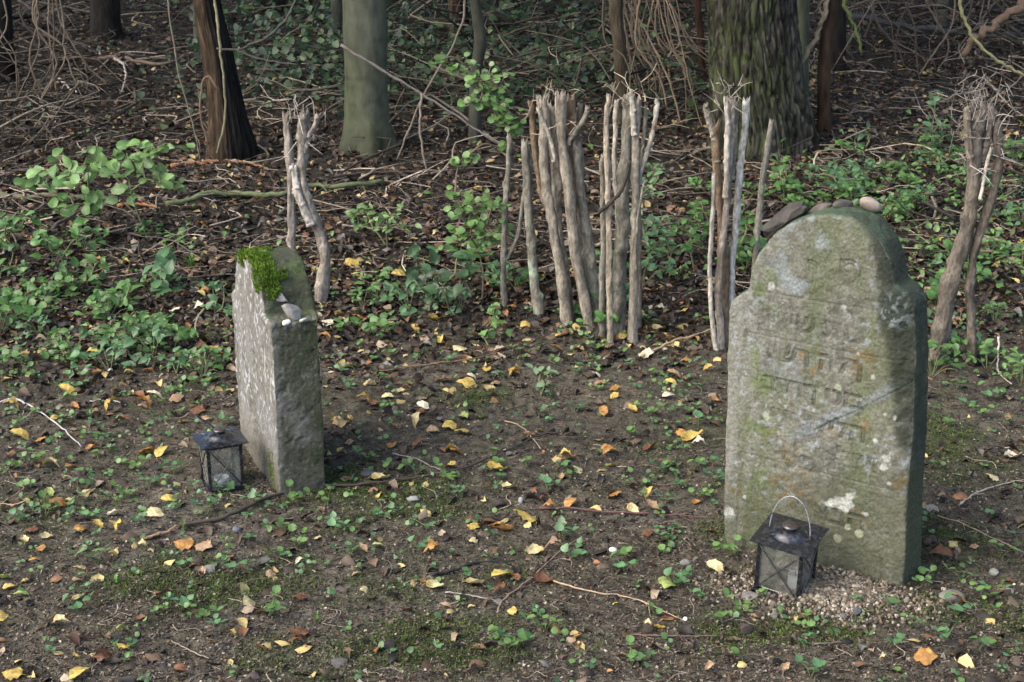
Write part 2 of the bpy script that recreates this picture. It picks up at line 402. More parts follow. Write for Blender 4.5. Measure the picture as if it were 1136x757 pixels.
    dk = sstep(0, .03, x-(sx-sw)+.02*fbm(v, 10, 4, 24)); c = mixc(c, (.055, .058, .036), .88*dk*front*sstep(-.6, .1, fbm(v, 25, 3, 25)+.3*(z > .6)))
    # side, top and broken shoulder: dark green algae
    side = 1-sstep(-.2, -.75, n[:, 1])*1.
    side = side*(n[:, 1] > -.75)
    c = mixc(c, (.060, .072, .036), .8*side*(x > .2)); c = mixc(c, (.09, .105, .05), .6*side*(x <= .2))
    top = sstep(.35, .8, n[:, 2]); c = mixc(c, (.10, .145, .085), .7*top)
    c = mixc(c, (.05, .065, .045), .8*sh); c = mixc(c, (.24, .27, .25), sh*sstep(.14, .26, fbm(v, 120, 2, 26)))
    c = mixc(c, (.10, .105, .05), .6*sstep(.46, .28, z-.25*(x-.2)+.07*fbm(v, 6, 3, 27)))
    c = mixc(c, (.050, .058, .036), .8*chip*sstep(-.4, .15, fbm(v, 30, 3, 66)))
    c = c*.55*np.array([.95, 1.0, 1.04])
    # white crust lichens
    for (px, py, rx, rz) in ((930, 561, .030, .017), (942, 556, .017, .026), (916, 560, .022, .012), (809, 568, .017, .020), (984, 509, .015, .012), (980, 519, .009, .009), (970, 511, .008, .008),
                             (971, 489, .007, .007), (986, 537, .006, .006), (960, 571, .010, .005), (826, 551, .006, .006), (982, 460, .008, .006), (992, 464, .006, .008), (953, 444, .007, .004), (968, 418, .006, .008), (952, 392, .008, .006), (869, 336, .007, .007), (856, 318, .007, .010), (903, 455, .005, .005), (936, 340, .006, .006)):
        a = lp(px, py); dd = np.hypot((x-a[0])/rx, (z-a[1])/rz)+.9*fbm(v, 70, 4, 28)
        c = mixc(c, (.30, .31, .27), .85*sstep(1.15, .55, dd)*(n[:, 1] < -.3))
    for (px, py, r) in ((953, 592, .011), (929, 597, .012), (940, 585, .008), (850, 462, .01), (930, 430, .01)):
        a = lp(px, py); c = mixc(c, (.24, .27, .17), .8*sstep(1.05, .85, np.hypot(x-a[0], z-a[1])/r+.3*fbm(v, 60, 2, 29)))
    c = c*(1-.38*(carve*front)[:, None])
    c = c*(1-.4*crack[:, None])
    # to world
    W = p0[None]*np.array([1, 1, 0])+x[:, None]*0
    P = np.stack([p0[0]+ux[0]*v2[:, 0]-un[0]*v2[:, 1], p0[1]+ux[1]*v2[:, 0]-un[1]*v2[:, 1], ZB+v2[:, 2]], 1)
    base = p0*.5+p1*.5; base[2] = ground(base[0], base[1])[0]
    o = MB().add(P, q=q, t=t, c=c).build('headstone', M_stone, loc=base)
    tag(o, 'tall round-topped headstone with carved letters, crack and white lichen, facing the viewer', 'headstone')
    return o
right_stone()

# left headstone, seen from its narrow edge
A = G(311, 553); LA = rad(25)
dt = np.array([math.cos(LA), math.sin(LA), 0]); dw = np.array([-math.sin(LA), math.cos(LA), 0])
LW, LT = .42, .132
LZB = A[2]-.15
def left_stone():
    sh, tp = .655, .80
    o2 = [(0, 0), (0, sh-.004), (.018, sh+.006), (.045, sh+.008), (.06, sh+.03), (.085, sh+.10), (.12, tp-.02), (.17, tp), (.26, tp-.005), (.33, tp-.03), (.37, sh+.04), (.385, sh), (.42, sh-.02), (.42, 0)]
    # here x of the outline runs along the width (away), y is thickness (to the right)
    v, n, q, t = remeshed(o2, LT, .0028, 12)
    x, y, z = v[:, 0], v[:, 1], v[:, 2]
    face = n[:, 1] < -.6
    edge = (n[:, 0] < -.6)
    dsp = .006*fbm(v, 6, 4, 101)+.0016*fbm(v, 32, 3, 102)+.0013*fbm(v, 100, 2, 103)
    pit = np.clip(fbm(v*np.array([1, 1, .8]), 60, 2, 104)-.18, 0, 1); dsp -= .008*pit*edge
    br = sstep(sh-.03, sh, z)*sstep(.18, .12, x); dsp += br*(.020*fbm(v, 14, 3, 105)+.008*np.abs(fbm(v, 35, 2, 125)))
    # letters, almost gone
    for zz in (.36, .44, .52, .60):
        pass
    dsp -= .0025*np.clip(fbm(v*np.array([1, 1, .7]), 50, 2, 106)-.05, 0, 1)*face
    v2 = v+n*dsp[:, None]
    c = np.tile(np.array([.15, .142, .118]), (len(v), 1))*(1+.25*fbm(v, 8, 4, 107)[:, None]+.5*fbm(v, 70, 3, 207)[:, None])
    c = mixc(c, (.20, .20, .185), .75*face*sstep(-.3, .3, fbm(v*np.array([1, 1, .3]), 20, 4, 108))*sstep(.16, .3, z))
    c = mixc(c, (.42, .43, .42), .8*face*sstep(.26, .46, fbm(v*np.array([1, 1, .55]), 120, 2, 109)+.25*fbm(v, 12, 2, 119))*sstep(.2, .4, z))
    c = mixc(c, (.066, .070, .040), .85*edge*sstep(-.5, .25, fbm(v, 12, 4, 110)+.1))
    c = mixc(c, (.044, .053, .025), .75*edge*sstep(.03, .11, y)*sstep(-.4, .2, fbm(v, 20, 3, 111)))
    c = mixc(c, (.19, .19, .165), .6*edge*sstep(.022, .008, y))
    c = mixc(c, (.17, .17, .14), .6*edge*sstep(.36, .46, fbm(v, 75, 2, 112)))
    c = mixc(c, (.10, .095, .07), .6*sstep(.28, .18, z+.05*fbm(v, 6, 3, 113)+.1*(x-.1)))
    c = mixc(c, (.040, .048, .026), .9*sstep(sh-.01, sh+.02, z)*(1-face))
    c = mixc(c, (.05, .075, .025), .7*sstep(.5, .9, n[:, 2])*sstep(-.3, .2, fbm(v, 20, 3, 114)))
    c = c*.84
    P = A[None]+dw[None]*v2[:, :1]+dt[None]*v2[:, 1:2]; P[:, 2] = LZB+v2[:, 2]
    root = A+dw*LW/2+dt*LT/2; root[2] = ground(root[0], root[1])[0]
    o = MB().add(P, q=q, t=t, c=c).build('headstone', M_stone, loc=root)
    tag(o, 'low headstone seen from its narrow edge, bright moss and pebbles on top', 'headstone')
    # moss cushion on top (part of the stone)
    rs = np.random.RandomState(5)
    sel = np.where(((n[:, 2] > .45)*(z > sh+.085)*(x < .30)*(y < .075)*(fbm(v, 16, 3, 115)+.45*(y < .05) > .02)) |
                   ((z > sh+.05)*(n[:, 2] > .0)*(x < .10)*(y < .05)*(fbm(v, 30, 2, 116) > .0)) | (face*(z > tp-.05)*(fbm(v, 25, 2, 117) > -.1)))[0]
    mb = MB(); k = 18000; ii = rs.choice(sel, k)
    tv = np.array([(-.18, 0, 0), (.18, 0, 0), (.10, .1, 1), (-.10, .1, 1)]); tq = np.array([(0, 1, 2, 3)])
    pos = P[ii]+rs.normal(0, .0022, (k, 3))
    col = np.array([.10, .165, .022])*rs.uniform(.4, 1.4, (k, 1))*np.array([1, 1, 1])
    scatter(mb, tv, tq, pos, rotm(rs.normal(0, .6, k), rs.normal(0, .6, k), rs.uniform(0, 6.3, k)), rs.uniform(.0035, .0085, k), col)
    sel = np.where(face*(z < .26)*(x < .10)*(x > .02)*(fbm(v, 25, 2, 118) > -.1))[0]; k = 1300; ii = rs.choice(sel, k)
    mb2 = MB()
    scatter(mb2, tv, tq, P[ii], rotm(rs.normal(0, .6, k), rs.normal(-.6, .6, k), rs.uniform(0, 6.3, k)), rs.uniform(.004, .008, k), np.array([.11, .16, .02])*rs.uniform(.5, 1.4, (k, 1)))
    m1 = mb.build('moss_cushion', M_moss, o, smooth=False); m1.matrix_parent_inverse = Matrix.Translation(o.location).inverted()
    m2 = mb2.build('moss_cushion', M_moss, o, smooth=False); m2.matrix_parent_inverse = Matrix.Translation(o.location).inverted()
    return P, n
LP, LN = left_stone()

# ------------------------------------------------------------------ rocks
def rock(name, loc, size, rot, col, label, cat='stone', group=None, seed=0, ang=.5, mat=None, sub=3):
    import bmesh
    bm = bmesh.new(); bmesh.ops.create_icosphere(bm, subdivisions=sub, radius=1)
    v = np.array([w.co[:] for w in bm.verts]); f = np.array([[w.index for w in fc.verts] for fc in bm.faces]); bm.free()
    rs = np.random.RandomState(seed)
    for _ in range(int(5+6*ang)):      # chop with planes for flat broken faces
        nn = rs.normal(0, 1, 3); nn /= np.linalg.norm(nn); dd = rs.uniform(.42, .75) if ang > .75 else rs.uniform(.55, .85); s = v.dot(nn)-dd; m = s > 0; v[m] -= nn[None]*s[m][:, None]*(.4+.6*ang)
    v *= 1+(.07+.10*(ang > .75))*fbm(v, 2.2+2*(ang > .75), 4, seed)[:, None]
    v *= np.array(size)/2
    M = np.array(Euler(rot).to_matrix()); v = v.dot(M.T)
    c = np.array(col)[None]*(1+.3*fbm(v+seed, 40, 3, seed)[:, None])
    o = MB().add(v, t=f, c=c).build(name, mat or M_rock, smooth=ang < .3); o.location = loc
    return tag(o, label, cat, group)
def top_of(px, py, depth):  # point seen at pixel, at given world Y
    return V(px, py, depth)
yc = (p0[1]+p1[1])/2
def on_arch(px, py, back=.06):
    a, z = on_face(px, py); P = p0+ux*a-un*back; P[2] = z; return P
P = on_arch(860, 258, .06); rock('rock', P+np.array([-.012, 0, .018]), (.185, .10, .062), (0, rad(-34), -.45), (.045, .041, .034), 'dark angular rock wedged on the left slope of the round-topped headstone', 'rock', seed=3, ang=.9)
P = on_arch(889, 243, .10); rock('rock', P+np.array([0, 0, .006]), (.085, .035, .026), (0, rad(-38), -.3), (.085, .075, .06), 'thin dark stone sliver leaning beside the wedged rock on the headstone', 'rock', seed=4, ang=.8)
P = on_arch(918, 236, .09); rock('pebble', P+np.array([0, 0, .002]), (.052, .04, .028), (0, 0, .2), (.06, .058, .045), 'small flat dark pebble on the crown of the round-topped headstone', 'pebble', seed=5, ang=.7)
P = on_arch(947, 240, .10); rock('pebble', P+np.array([0, 0, .010]), (.060, .04, .032), (0, rad(22), .1), (.24, .20, .16), 'smooth beige pebble on the crown of the round-topped headstone', 'pebble', seed=6, ang=.1)
ysh = A[1]
for (px, py, dy, size, rot, col, lab, ang) in (
        (322, 346, .04, (.070, .05, .045), (.3, .4, .3), (.22, .21, .18), 'largest grey stone piled on the broken shoulder of the low headstone', .9),
        (312, 331, .075, (.034, .022, .042), (.1, -.4, .2), (.24, .23, .21), 'grey upright stone chip at the back of the pile on the low headstone', .8),
        (317, 358, .022, (.030, .02, .016), (0, -.3, .1), (.62, .60, .54), 'small white pebble at the front of the pile on the low headstone', .1),
        (337, 355, .03, (.026, .02, .014), (0, -.2, .1), (.32, .31, .27), 'pale grey chip right of the white pebble on the low headstone', .7)):
    rock('pebble', V(px, py, ysh+dy), size, rot, col, lab, 'pebble', seed=abs(hash(lab)) % 1 + int(px), ang=ang)
for (px, py, dy, size, col, lab) in ((292, 281, .2, (.035, .03, .016), (.2, .19, .16), 'tiny grey pebble behind the moss on the low headstone'), (309, 283, .24, (.05, .03, .018), (.17, .16, .14), 'flat grey pebble on the far top of the low headstone'), (281, 281, .24, (.03, .03, .015), (.35, .33, .28), 'tiny pale pebble at the mossy corner of the low headstone')):
    rock('pebble', V(px, py, ysh+dy), size, (0, 0, .3), col, lab, 'pebble', seed=int(px), ang=.5)
for i, (px, py, w, h, col, lab, ang) in enumerate((
        (680, 611, 9, 7, (.7, .69, .65), 'round white pebble lying on bare soil beyond the long red twig', .1),
        (760, 688, 7, 7, (.72, .72, .7), 'white bead-like pebble near the end of the tan twig', .0),
        (459, 553, 17, 10, (.17, .18, .16), 'grey-green angular stone below the long dark twig', .6),
        (408, 524, 20, 9, (.06, .062, .06), 'flat dark stone on the moss right of the low headstone', .4),
        (263, 587, 12, 8, (.09, .095, .11), 'smooth blue-grey pebble by the dark twig end', .1),
        (1055, 662, 30, 17, (.13, .13, .11), 'flat grey-green stone half sunk beside the tall headstone', .3),
        (1102, 634, 14, 9, (.2, .2, .17), 'light grey stone in the moss near the frame edge', .3),
        (1118, 656, 14, 7, (.15, .15, .13), 'small grey stone right of the sunk flat stone', .4),
        (950, 679, 15, 10, (.05, .052, .06), 'dark slate pebble on the gravel edge', .6),
        (935, 684, 12, 8, (.10, .09, .08), 'dark brown pebble beside the slate pebble on the gravel', .5),
        (859, 682, 10, 11, (.12, .12, .10), 'grey angular stone in front of the right lantern', .7),
        (827, 674, 7, 10, (.38, .27, .19), 'pale orange pebble left of the gravel', .1),
        (760, 624, 12, 10, (.13, .13, .115), 'grey stone left of the tall headstone', .4),
        (578, 556, 9, 9, (.22, .22, .22), 'small light grey stone on the bare soil between the graves', .6),
        (129, 375, 8, 6, (.62, .60, .55), 'whitish pebble on the bank above the left lantern', .1),
        (122, 411, 7, 5, (.6, .58, .52), 'tiny white pebble on the dark soil bank', .1))):
    g = G(px, py+h*.3); m = mpp(g[1], 0)
    rock('pebble' if w < 15 else 'stone', g+np.array([0, 0, h*m*.2]), (w*m, w*m*.8, h*m*.9), (0, 0, i*1.3), col, lab, 'pebble' if w < 15 else 'stone', seed=40+i, ang=ang, sub=3)
for (px, py, lab) in ((1028, 605, 'dark pine cone beside the foot of the tall headstone, upper one'), (1033, 602, 'dark pine cone touching the first at the foot of the tall headstone')):
    g = G(px, py); v_, q_, t_ = tube(smoothpath([g+np.array([-.012, -.012, .01]), g+np.array([.012, .008, .012])], 12), .011*np.sin(np.linspace(.25, 3.0, 12)), 12, disp=lambda v, a, t: .25*np.sin(a*4)*np.sin(t*40))
    tag(MB().add(v_, q_, t_, (.05, .035, .025)).build('pine_cone', M_rock), lab, 'pine cone')

# ------------------------------------------------------------------ lanterns
def box(mb, c, s, col=(.02, .02, .022), rot=None):
    v = np.array([(x, y, z) for x in (-.5, .5) for y in (-.5, .5) for z in (-.5, .5)])*np.array(s)
    if rot is not None: v = v.dot(np.array(rot.to_matrix()).T)
    v = v+np.array(c)
    mb.add(v, q=[(0, 1, 3, 2), (4, 6, 7, 5), (0, 4, 5, 1), (2, 3, 7, 6), (0, 2, 6, 4), (1, 5, 7, 3)], c=col)
def metal_mat():
    m, nt, b, out = newmat('black_lantern_metal'); N = nt.nodes.new; L = nt.links.new
    at = N('ShaderNodeAttribute'); at.attribute_name = 'Col'
    tc = N('ShaderNodeTexCoord'); nz = N('ShaderNodeTexNoise'); nz.inputs['Scale'].default_value = 90; nz.inputs['Detail'].default_value = 6; L(tc.outputs['Object'], nz.inputs['Vector'])
    r = N('ShaderNodeValToRGB'); r.color_ramp.elements[0].position = .42; r.color_ramp.elements[1].position = .62
    r.color_ramp.elements[0].color = (.10, .10, .10, 1); r.color_ramp.elements[1].color = (.5, .5, .5, 1); L(nz.outputs['Fac'], r.inputs[0]); L(r.outputs[0], b.inputs['Roughness'])
    r2 = N('ShaderNodeValToRGB'); r2.color_ramp.elements[0].position = .55; r2.color_ramp.elements[1].position = .68
    r2.color_ramp.elements[0].color = (0, 0, 0, 1); r2.color_ramp.elements[1].color = (1, 1, 1, 1); L(nz.outputs['Fac'], r2.inputs[0])
    mx = N('ShaderNodeMix'); mx.data_type = 'RGBA'; mx.inputs[7].default_value = (.032, .032, .030, 1); L(r2.outputs[0], mx.inputs[0]); L(at.outputs['Color'], mx.inputs[6]); L(mx.outputs[2], b.inputs['Base Color'])
    b.inputs['Metallic'].default_value = .1; b.inputs['Specular IOR Level'].default_value = .75
    bp = N('ShaderNodeBump'); bp.inputs['Strength'].default_value = .3; bp.inputs['Distance'].default_value = .001; L(nz.outputs['Fac'], bp.inputs['Height']); L(bp.outputs[0], b.inputs['Normal'])
    return m
M_metal = metal_mat()
def glass_mat():
    m, nt, b, out = newmat('dusty_glass'); N = nt.nodes.new; L = nt.links.new
    tr = N('ShaderNodeBsdfTransparent'); tr.inputs[0].default_value = (.95, .96, .95, 1)
    gl = N('ShaderNodeBsdfGlossy'); gl.inputs['Roughness'].default_value = .08; gl.inputs[0].default_value = (.9, .9, .9, 1)
    fr = N('ShaderNodeFresnel'); fr.inputs[0].default_value = 1.5
    m1 = N('ShaderNodeMixShader'); L(fr.outputs[0], m1.inputs[0]); L(tr.outputs[0], m1.inputs[1]); L(gl.outputs[0], m1.inputs[2])
    df = N('ShaderNodeBsdfDiffuse'); df.inputs[0].default_value = (.50, .49, .42, 1)
    tc = N('ShaderNodeTexCoord'); nz = N('ShaderNodeTexNoise'); nz.inputs['Scale'].default_value = 70; nz.inputs['Detail'].default_value = 5; L(tc.outputs['Object'], nz.inputs['Vector'])
    mr = N('ShaderNodeMapRange'); mr.inputs['From Min'].default_value = .35; mr.inputs['From Max'].default_value = .75; mr.inputs['To Min'].default_value = .07; mr.inputs['To Max'].default_value = .18; L(nz.outputs['Fac'], mr.inputs['Value'])
    m2 = N('ShaderNodeMixShader'); L(mr.outputs[0], m2.inputs[0]); L(m1.outputs[0], m2.inputs[1]); L(df.outputs[0], m2.inputs[2]); L(m2.outputs[0], out.inputs[0])
    nt.nodes.remove(b); return m
M_glass = glass_mat()
M_candle = attr_mat('white_candle_cup', .4, 30, .06, 0, trans=.2, coords='obj')
def lantern(loc, rz, label, s=.105, h=.145, handle='up', tilt=(0, 0)):
    root = empty('lantern', loc, label, 'lantern'); root.rotation_euler = (tilt[0], tilt[1], rz)
    K = (.010, .011, .014)
    hs = s/2; pw = .0085
    mb = MB(); box(mb, (0, 0, .005), (s, s, .010), K); box(mb, (0, 0, .0025), (s+.008, s+.008, .004), K); mb.build('base', M_metal, root, False)
    for a in (-1, 1):
        for b in (-1, 1):
            mb = MB(); box(mb, (a*(hs-.0015), b*(hs-pw/2), h/2+.008), (.003, pw, h-.006), K); box(mb, (a*(hs-pw/2), b*(hs-.0015+.0006*0), h/2+.008), (pw-.0001, .0031, h-.006), K)
            mb.build('corner_post', M_metal, root, False)
    mb = MB()
    for a in (-1, 1):
        box(mb, (a*(hs-.0022), 0, h+.001), (.0034, s-.02, .010), K); box(mb, (0, a*(hs-.0022), h+.001), (s-.02, .0034, .010), K)
    mb.build('top_rim', M_metal, root, False)
    for k in range(4):
        an = k*math.pi/2; rm = Matrix.Rotation(an, 3, 'Z'); rr = np.array(rm)
        mb = MB(); box(mb, (0, -(hs-.006), h/2+.006), (s-.012, .0015, h-.014), (.5, .5, .5)); mb.v = [x.dot(rr.T) for x in mb.v]; mb.build('pane', M_glass, root, False)
        mb = MB()
        for sg in (-1, 1):
            y = -(hs+.0008+.0012*(sg > 0))
            pts = [(-sg*(hs-.006), y, .014), (0, y-.002, h/2+.006), (sg*(hs-.006), y, h-.004)]
            mb.add(*tube(smoothpath(pts, 9), .0019, 6), c=(.02, .02, .023))
        mb.v = [x.dot(rr.T) for x in mb.v]; mb.build('cross_brace', M_metal, root)
    # roof: flat skirt plate rising to a round dome
    mb = MB(); ro = hs+.016; n = 24; rows = []
    prof = [(1.0, 0, 0), (1.0, .002, 0), (.80, .0035, 0), (.66, .005, .5), (.60, .006, 1), (.52, .013, 1), (.36, .019, 1), (.0, .022, 1)]
    for (f_, z_, rd) in prof:
        ring = []
        for i in range(n*1):
            a = 2*math.pi*i/n+math.pi/4; cx, sy = math.cos(a), math.sin(a); mxx = max(abs(cx), abs(sy)); sq = (cx/mxx, sy/mxx)
            ring.append(((sq[0]*(1-rd)+cx*rd)*ro*f_, (sq[1]*(1-rd)+sy*rd)*ro*f_, h+.007+z_))
        rows.append(ring)
    v = np.array(rows).reshape(-1, 3); i = np.arange(len(prof)-1)[:, None]*n; j = np.arange(n)[None]; jn = (j+1) % n
    q = np.stack([i+j, i+jn, i+n+jn, i+n+j], -1).reshape(-1, 4); mb.add(v, q=q, c=K)
    v2 = v[:n]; mb.add(np.vstack([v2, (0, 0, h+.007)]), t=[(n, (k+1) % n, k) for k in range(n)], c=K)
    roof = mb.build('roof', M_metal, root)
    for p in roof.data.polygons: p.use_smooth = p.index > n*3 and p.index < n*7
    mb = MB(); ring = lambda r0, z0: [(r0*math.cos(a), r0*math.sin(a), z0) for a in np.linspace(0, 2*math.pi, 24, endpoint=False)]
    pr = [(.014, .026), (.014, .031), (.019, .032), (.0195, .035), (.013, .038), (.0, .039)]
    v = np.array([ring(a, h+b) for a, b in pr]).reshape(-1, 3); n = 24; i = np.arange(len(pr)-1)[:, None]*n; j = np.arange(n)[None]; jn = (j+1) % n
    mb.add(v, q=np.stack([i+j, i+jn, i+n+jn, i+n+j], -1).reshape(-1, 4), c=(.035, .026, .02)); mb.build('vent_cap', M_metal, roof)
    # bail handle
    a = np.linspace(0, math.pi, 25); hr = .051
    if handle == 'up': pts = np.stack([np.cos(a)*hr, 0*a, h+.012+np.sin(a)*.103], 1)
    else: pts = np.stack([-np.sin(a)*.062, np.cos(a)*.042, h+.022+np.sin(a)*.062], 1)
    mb = MB().add(*tube(pts, .0016, 8), c=(.22, .23, .26)) if handle == 'up' else MB().add(*tube(pts, .0018, 8), c=(.03, .03, .035))
    hd = mb.build('handle', M_metal, root); 
    return root
LL = G(232, 550); ang = rad(25)
def lcorner(cn, ang, s): return np.array([cn[0]+(math.cos(ang)-math.sin(ang))*s/2, cn[1]+(math.sin(ang)+math.cos(ang))*s/2])
c2 = lcorner(LL, ang, .105); zl = ground(c2[0], c2[1])[0]
l1 = lantern((c2[0], c2[1], zl-.002), ang, 'black metal candle lantern at the foot of the low headstone, handle tilted back', s=.100, h=.135, handle='tilt')
hd = [c for c in l1.children if c.name.startswith('handle')][0]
RR = G(891, 664); ang2 = rad(-31)
# near corner of this one is its front right corner
c3 = np.array([RR[0]-.014-(math.cos(ang2)+math.sin(ang2)*1)*.105/2, RR[1]+(math.cos(ang2)-math.sin(ang2))*.105/2])
zr = ground(c3[0], c3[1])[0]
lantern((c3[0], c3[1], zr-.002), ang2, 'black metal candle lantern with upright wire handle on gravel before the tall headstone', s=.114, h=.140, handle='up').rotation_euler = (Matrix.Rotation(rad(8), 3, 'X') @ Matrix.Rotation(ang2, 3, 'Z')).to_euler()
def candle(x, y, z, label, r=.019, h=.022):
    prof = [(.0, 0), (r*.85, 0), (r, h*.2), (r, h), (r*.9, h), (r*.88, h*.8), (0, h*.8)]
    n = 24; v = np.array([[(a*math.cos(t), a*math.sin(t), b) for t in np.linspace(0, 6.2832, n, endpoint=False)] for a, b in prof]).reshape(-1, 3)
    i = np.arange(len(prof)-1)[:, None]*n; j = np.arange(n)[None]; jn = (j+1) % n
    o = MB().add(v, q=np.stack([i+j, i+jn, i+n+jn, i+n+j], -1).reshape(-1, 4), c=(.72, .73, .76)).build('tea_light', M_candle); o.location = (x, y, z)
    tag(o, label, 'candle')
    MB().add(*tube([(0, 0, h*.8), (.001, 0, h*1.15)], .0008, 6), c=(.02, .02, .02)).build('wick', M_metal, o)
candle(c2[0], c2[1]-.012, zl+.010, 'white tea light inside the left lantern beside the low headstone', .021, .02)
candle(c3[0]+.018, c3[1]-.03, zr+.010, 'white candle cup inside the lantern on the gravel', .017, .036)
candle_d = MB().add(*tube([(0, 0, 0), (0, 0, .016)], .014, 16), c=(.03, .03, .03)).build('burnt_wax', M_rock); candle_d.location = (c3[0]-.03, c3[1]+.0, zr+.011)
tag(candle_d, 'small dark burnt candle stub beside the white cup in the lantern', 'candle')

# ------------------------------------------------------------------ twigs on the ground
def twig(pts, wpx, col, label, name='twig', lift=.004, group=None, side=2, mat=None, cat='twig', taper=.5, air=None, forks=True):
    g = [G(*p) for p in pts] if air is None else [V(p[0], p[1], air if np.isscalar(air) else air[i]) for i, p in enumerate(pts)]
    Pm = smoothpath(g, max(14, len(pts)*5)); Y = Pm[:, 1].mean(); m = mpp(Y, 0)
    if air is None:
        Pm[:, 2] = ground(Pm[:, 0], Pm[:, 1])+lift+wpx*m*.35
        k = 3
        zz = Pm[:, 2].copy()
        for i in range(len(zz)): Pm[i, 2] = zz[max(0, i-k):i+k+1].max()*.6+zz[max(0, i-k):i+k+1].mean()*.4
    Pm[1:-1] += R.normal(0, wpx*m*.18, Pm[1:-1].shape)
    r = wpx*m/2*np.linspace(1, taper, len(Pm))*(1+.12*R.normal(size=len(Pm)))
    mb = MB(); mb.add(*tube(Pm, r, 7), c=col)
    if forks and len(Pm) > 8:
        for _ in range(side):
            i = R.randint(3, len(Pm)-3); d_ = Pm[i+1]-Pm[i]; L_ = np.linalg.norm(Pm[-1]-Pm[0])*R.uniform(.06, .16); pe = np.array([-d_[1], d_[0], 0])*(1 if R.rand() < .5 else -1); d_ = d_/np.linalg.norm(d_)+pe/np.linalg.norm(pe+1e-9)*R.uniform(.5, 1.2)
            d_ /= np.linalg.norm(d_); e = Pm[i]+d_*L_; mid = Pm[i]+d_*L_*.5+R.normal(0, L_*.06, 3)
            if air is None: e[2] = ground(e[0], e[1])[0]+.004; mid[2] = max(mid[2], ground(mid[0], mid[1])[0]+.005)
            mb.add(*tube(smoothpath([Pm[i], mid, e], 6), np.linspace(r[i]*.6, r[i]*.25, 6), 5), c=col)
    o = mb.build(name, mat or M_twig, loc=Pm[0]); return tag(o, label, cat, group)
DK = (.045, .035, .028); TAN = (.30, .22, .14); RB = (.12, .07, .05); GY = (.25, .23, .2)
twig([(200,588),(235,582),(265,573),(300,553),(345,543),(414,542),(466,533),(507,526),(560,503),(600,486),(622,484)], 4, DK, 'longest dark twig running from the left lantern past the low headstone')
twig([(160,602),(180,596),(198,588)], 4, (.33,.20,.11), 'short orange-brown stick at the end of the longest twig')
twig([(435,505),(460,512),(478,520),(500,528)], 1.6, GY, 'thin grey twig crossing the moss above the long dark twig')
twig([(598,566),(640,568),(690,572),(756,576),(792,578)], 3, (.10,.05,.045), 'straight reddish twig on bare soil left of the tall headstone')
twig([(480,642),(510,635),(530,629),(571,628)], 4, (.02,.018,.018), 'short black twig in the middle of the bare soil')
twig([(552,682),(560,668),(595,640),(625,612),(650,596)], 2, (.2,.14,.09), 'thin brown twig slanting up beside the rust leaf')
twig([(614,650),(650,660),(690,665),(720,675),(760,692)], 2, TAN, 'thin tan twig curving away from the rust leaf')
twig([(597,630),(590,645),(575,660)], 2, DK, 'thin dark twig crossing the slanting brown twig')
twig([(494,660),(520,664),(555,670)], 1.8, GY, 'thin grey twig below the black twig')
twig([(712,399),(750,383),(792,368)], 4, TAN, 'straight pale stick lying at the foot of the pale cut stems')
twig([(1065,563),(1085,550),(1115,540),(1136,536)], 2.2, (.3,.26,.2), 'pale forked twig right of the tall headstone')
twig([(1045,553),(1058,562),(1073,576)], 2.5, DK, 'short dark twig crossing the pale forked twig')
twig([(1040,575),(1075,590),(1136,615)], 1.8, (.25,.18,.12), 'long thin brown twig right of the tall headstone')
twig([(903,718),(925,717),(947,713)], 2, (.14,.11,.09), 'short brown twig in front of the gravel')
twig([(690,706),(740,708),(800,710)], 1.8, (.14,.09,.07), 'thin reddish twig near the lower frame edge')
twig([(0,449),(20,448),(45,462),(70,480),(90,499)], 2.4, (.33,.31,.30), 'curved pale grey twig on the left bank')
twig([(100,448),(120,446),(140,452)], 1.8, (.3,.28,.27), 'short pale grey twig on the left bank')
twig([(176,360),(190,366),(197,374),(199,388)], 2.4, (.28,.20,.13), 'hooked tan twig on the left bank')
twig([(236,336),(217,366),(226,388),(229,410)], 2.4, (.24,.22,.14), 'bent olive twig beside the low headstone')
twig([(425,640),(440,610),(462,580)], 1.6, DK, 'thin dark twig leading up to the orange leaves')
twig([(0,565),(12,556),(28,545)], 2, (.28,.18,.12), 'short tan twig at the left frame edge')
twig([(232,735),(205,724),(190,715)], 2, (.2,.16,.12), 'short brown twig near the lower left leaves')

twig([(560,470),(580,478),(600,500)], 1.5, TAN, 'thin tan twig behind the long dark twig')
twig([(420,415),(470,408),(530,400),(570,385)], 2, (.16,.10,.07), 'long thin red-brown twig in front of the cut stems')
twig([(185,235),(220,228),(240,221),(309,223),(345,216),(380,213),(425,209)], 6.5, (.10,.12,.055), 'long mossy green branch lying behind the forked stump', 'fallen_branch', lift=.02, cat='branch', taper=.8)
twig([(190,188),(240,182),(270,183),(302,192)], 4.5, (.24,.12,.06), 'orange-brown fallen branch before the dark leaning trunk', 'fallen_branch', cat='branch')
twig([(130,232),(155,230),(178,234)], 5, (.24,.11,.05), 'short orange-brown branch left of the mossy branch', 'fallen_branch', cat='branch')
twig([(372,202),(420,198),(500,196),(575,188)], 3.4, (.06,.045,.04), 'thin dark fallen branch before the smooth beech', 'fallen_branch', cat='branch', lift=.02)
twig([(0,198),(40,192),(95,174)], 5, (.12,.085,.06), 'brown fallen branch at the left frame edge', 'fallen_branch', cat='branch')
twig([(0,222),(40,224),(90,226),(125,228)], 8, (.095,.09,.05), 'thick mossy fallen branch at the left frame edge', 'fallen_branch', cat='branch', lift=.01)
twig([(60,262),(75,250),(110,232),(128,228)], 4, (.08,.065,.06), 'dark fallen branch over the left bank', 'fallen_branch', cat='branch', lift=.02)
twig([(70,76),(120,72),(180,80),(222,66)], 5, (.14,.10,.07), 'long brown fallen branch left of the dark leaning trunk', 'fallen_branch', cat='branch', lift=.03)
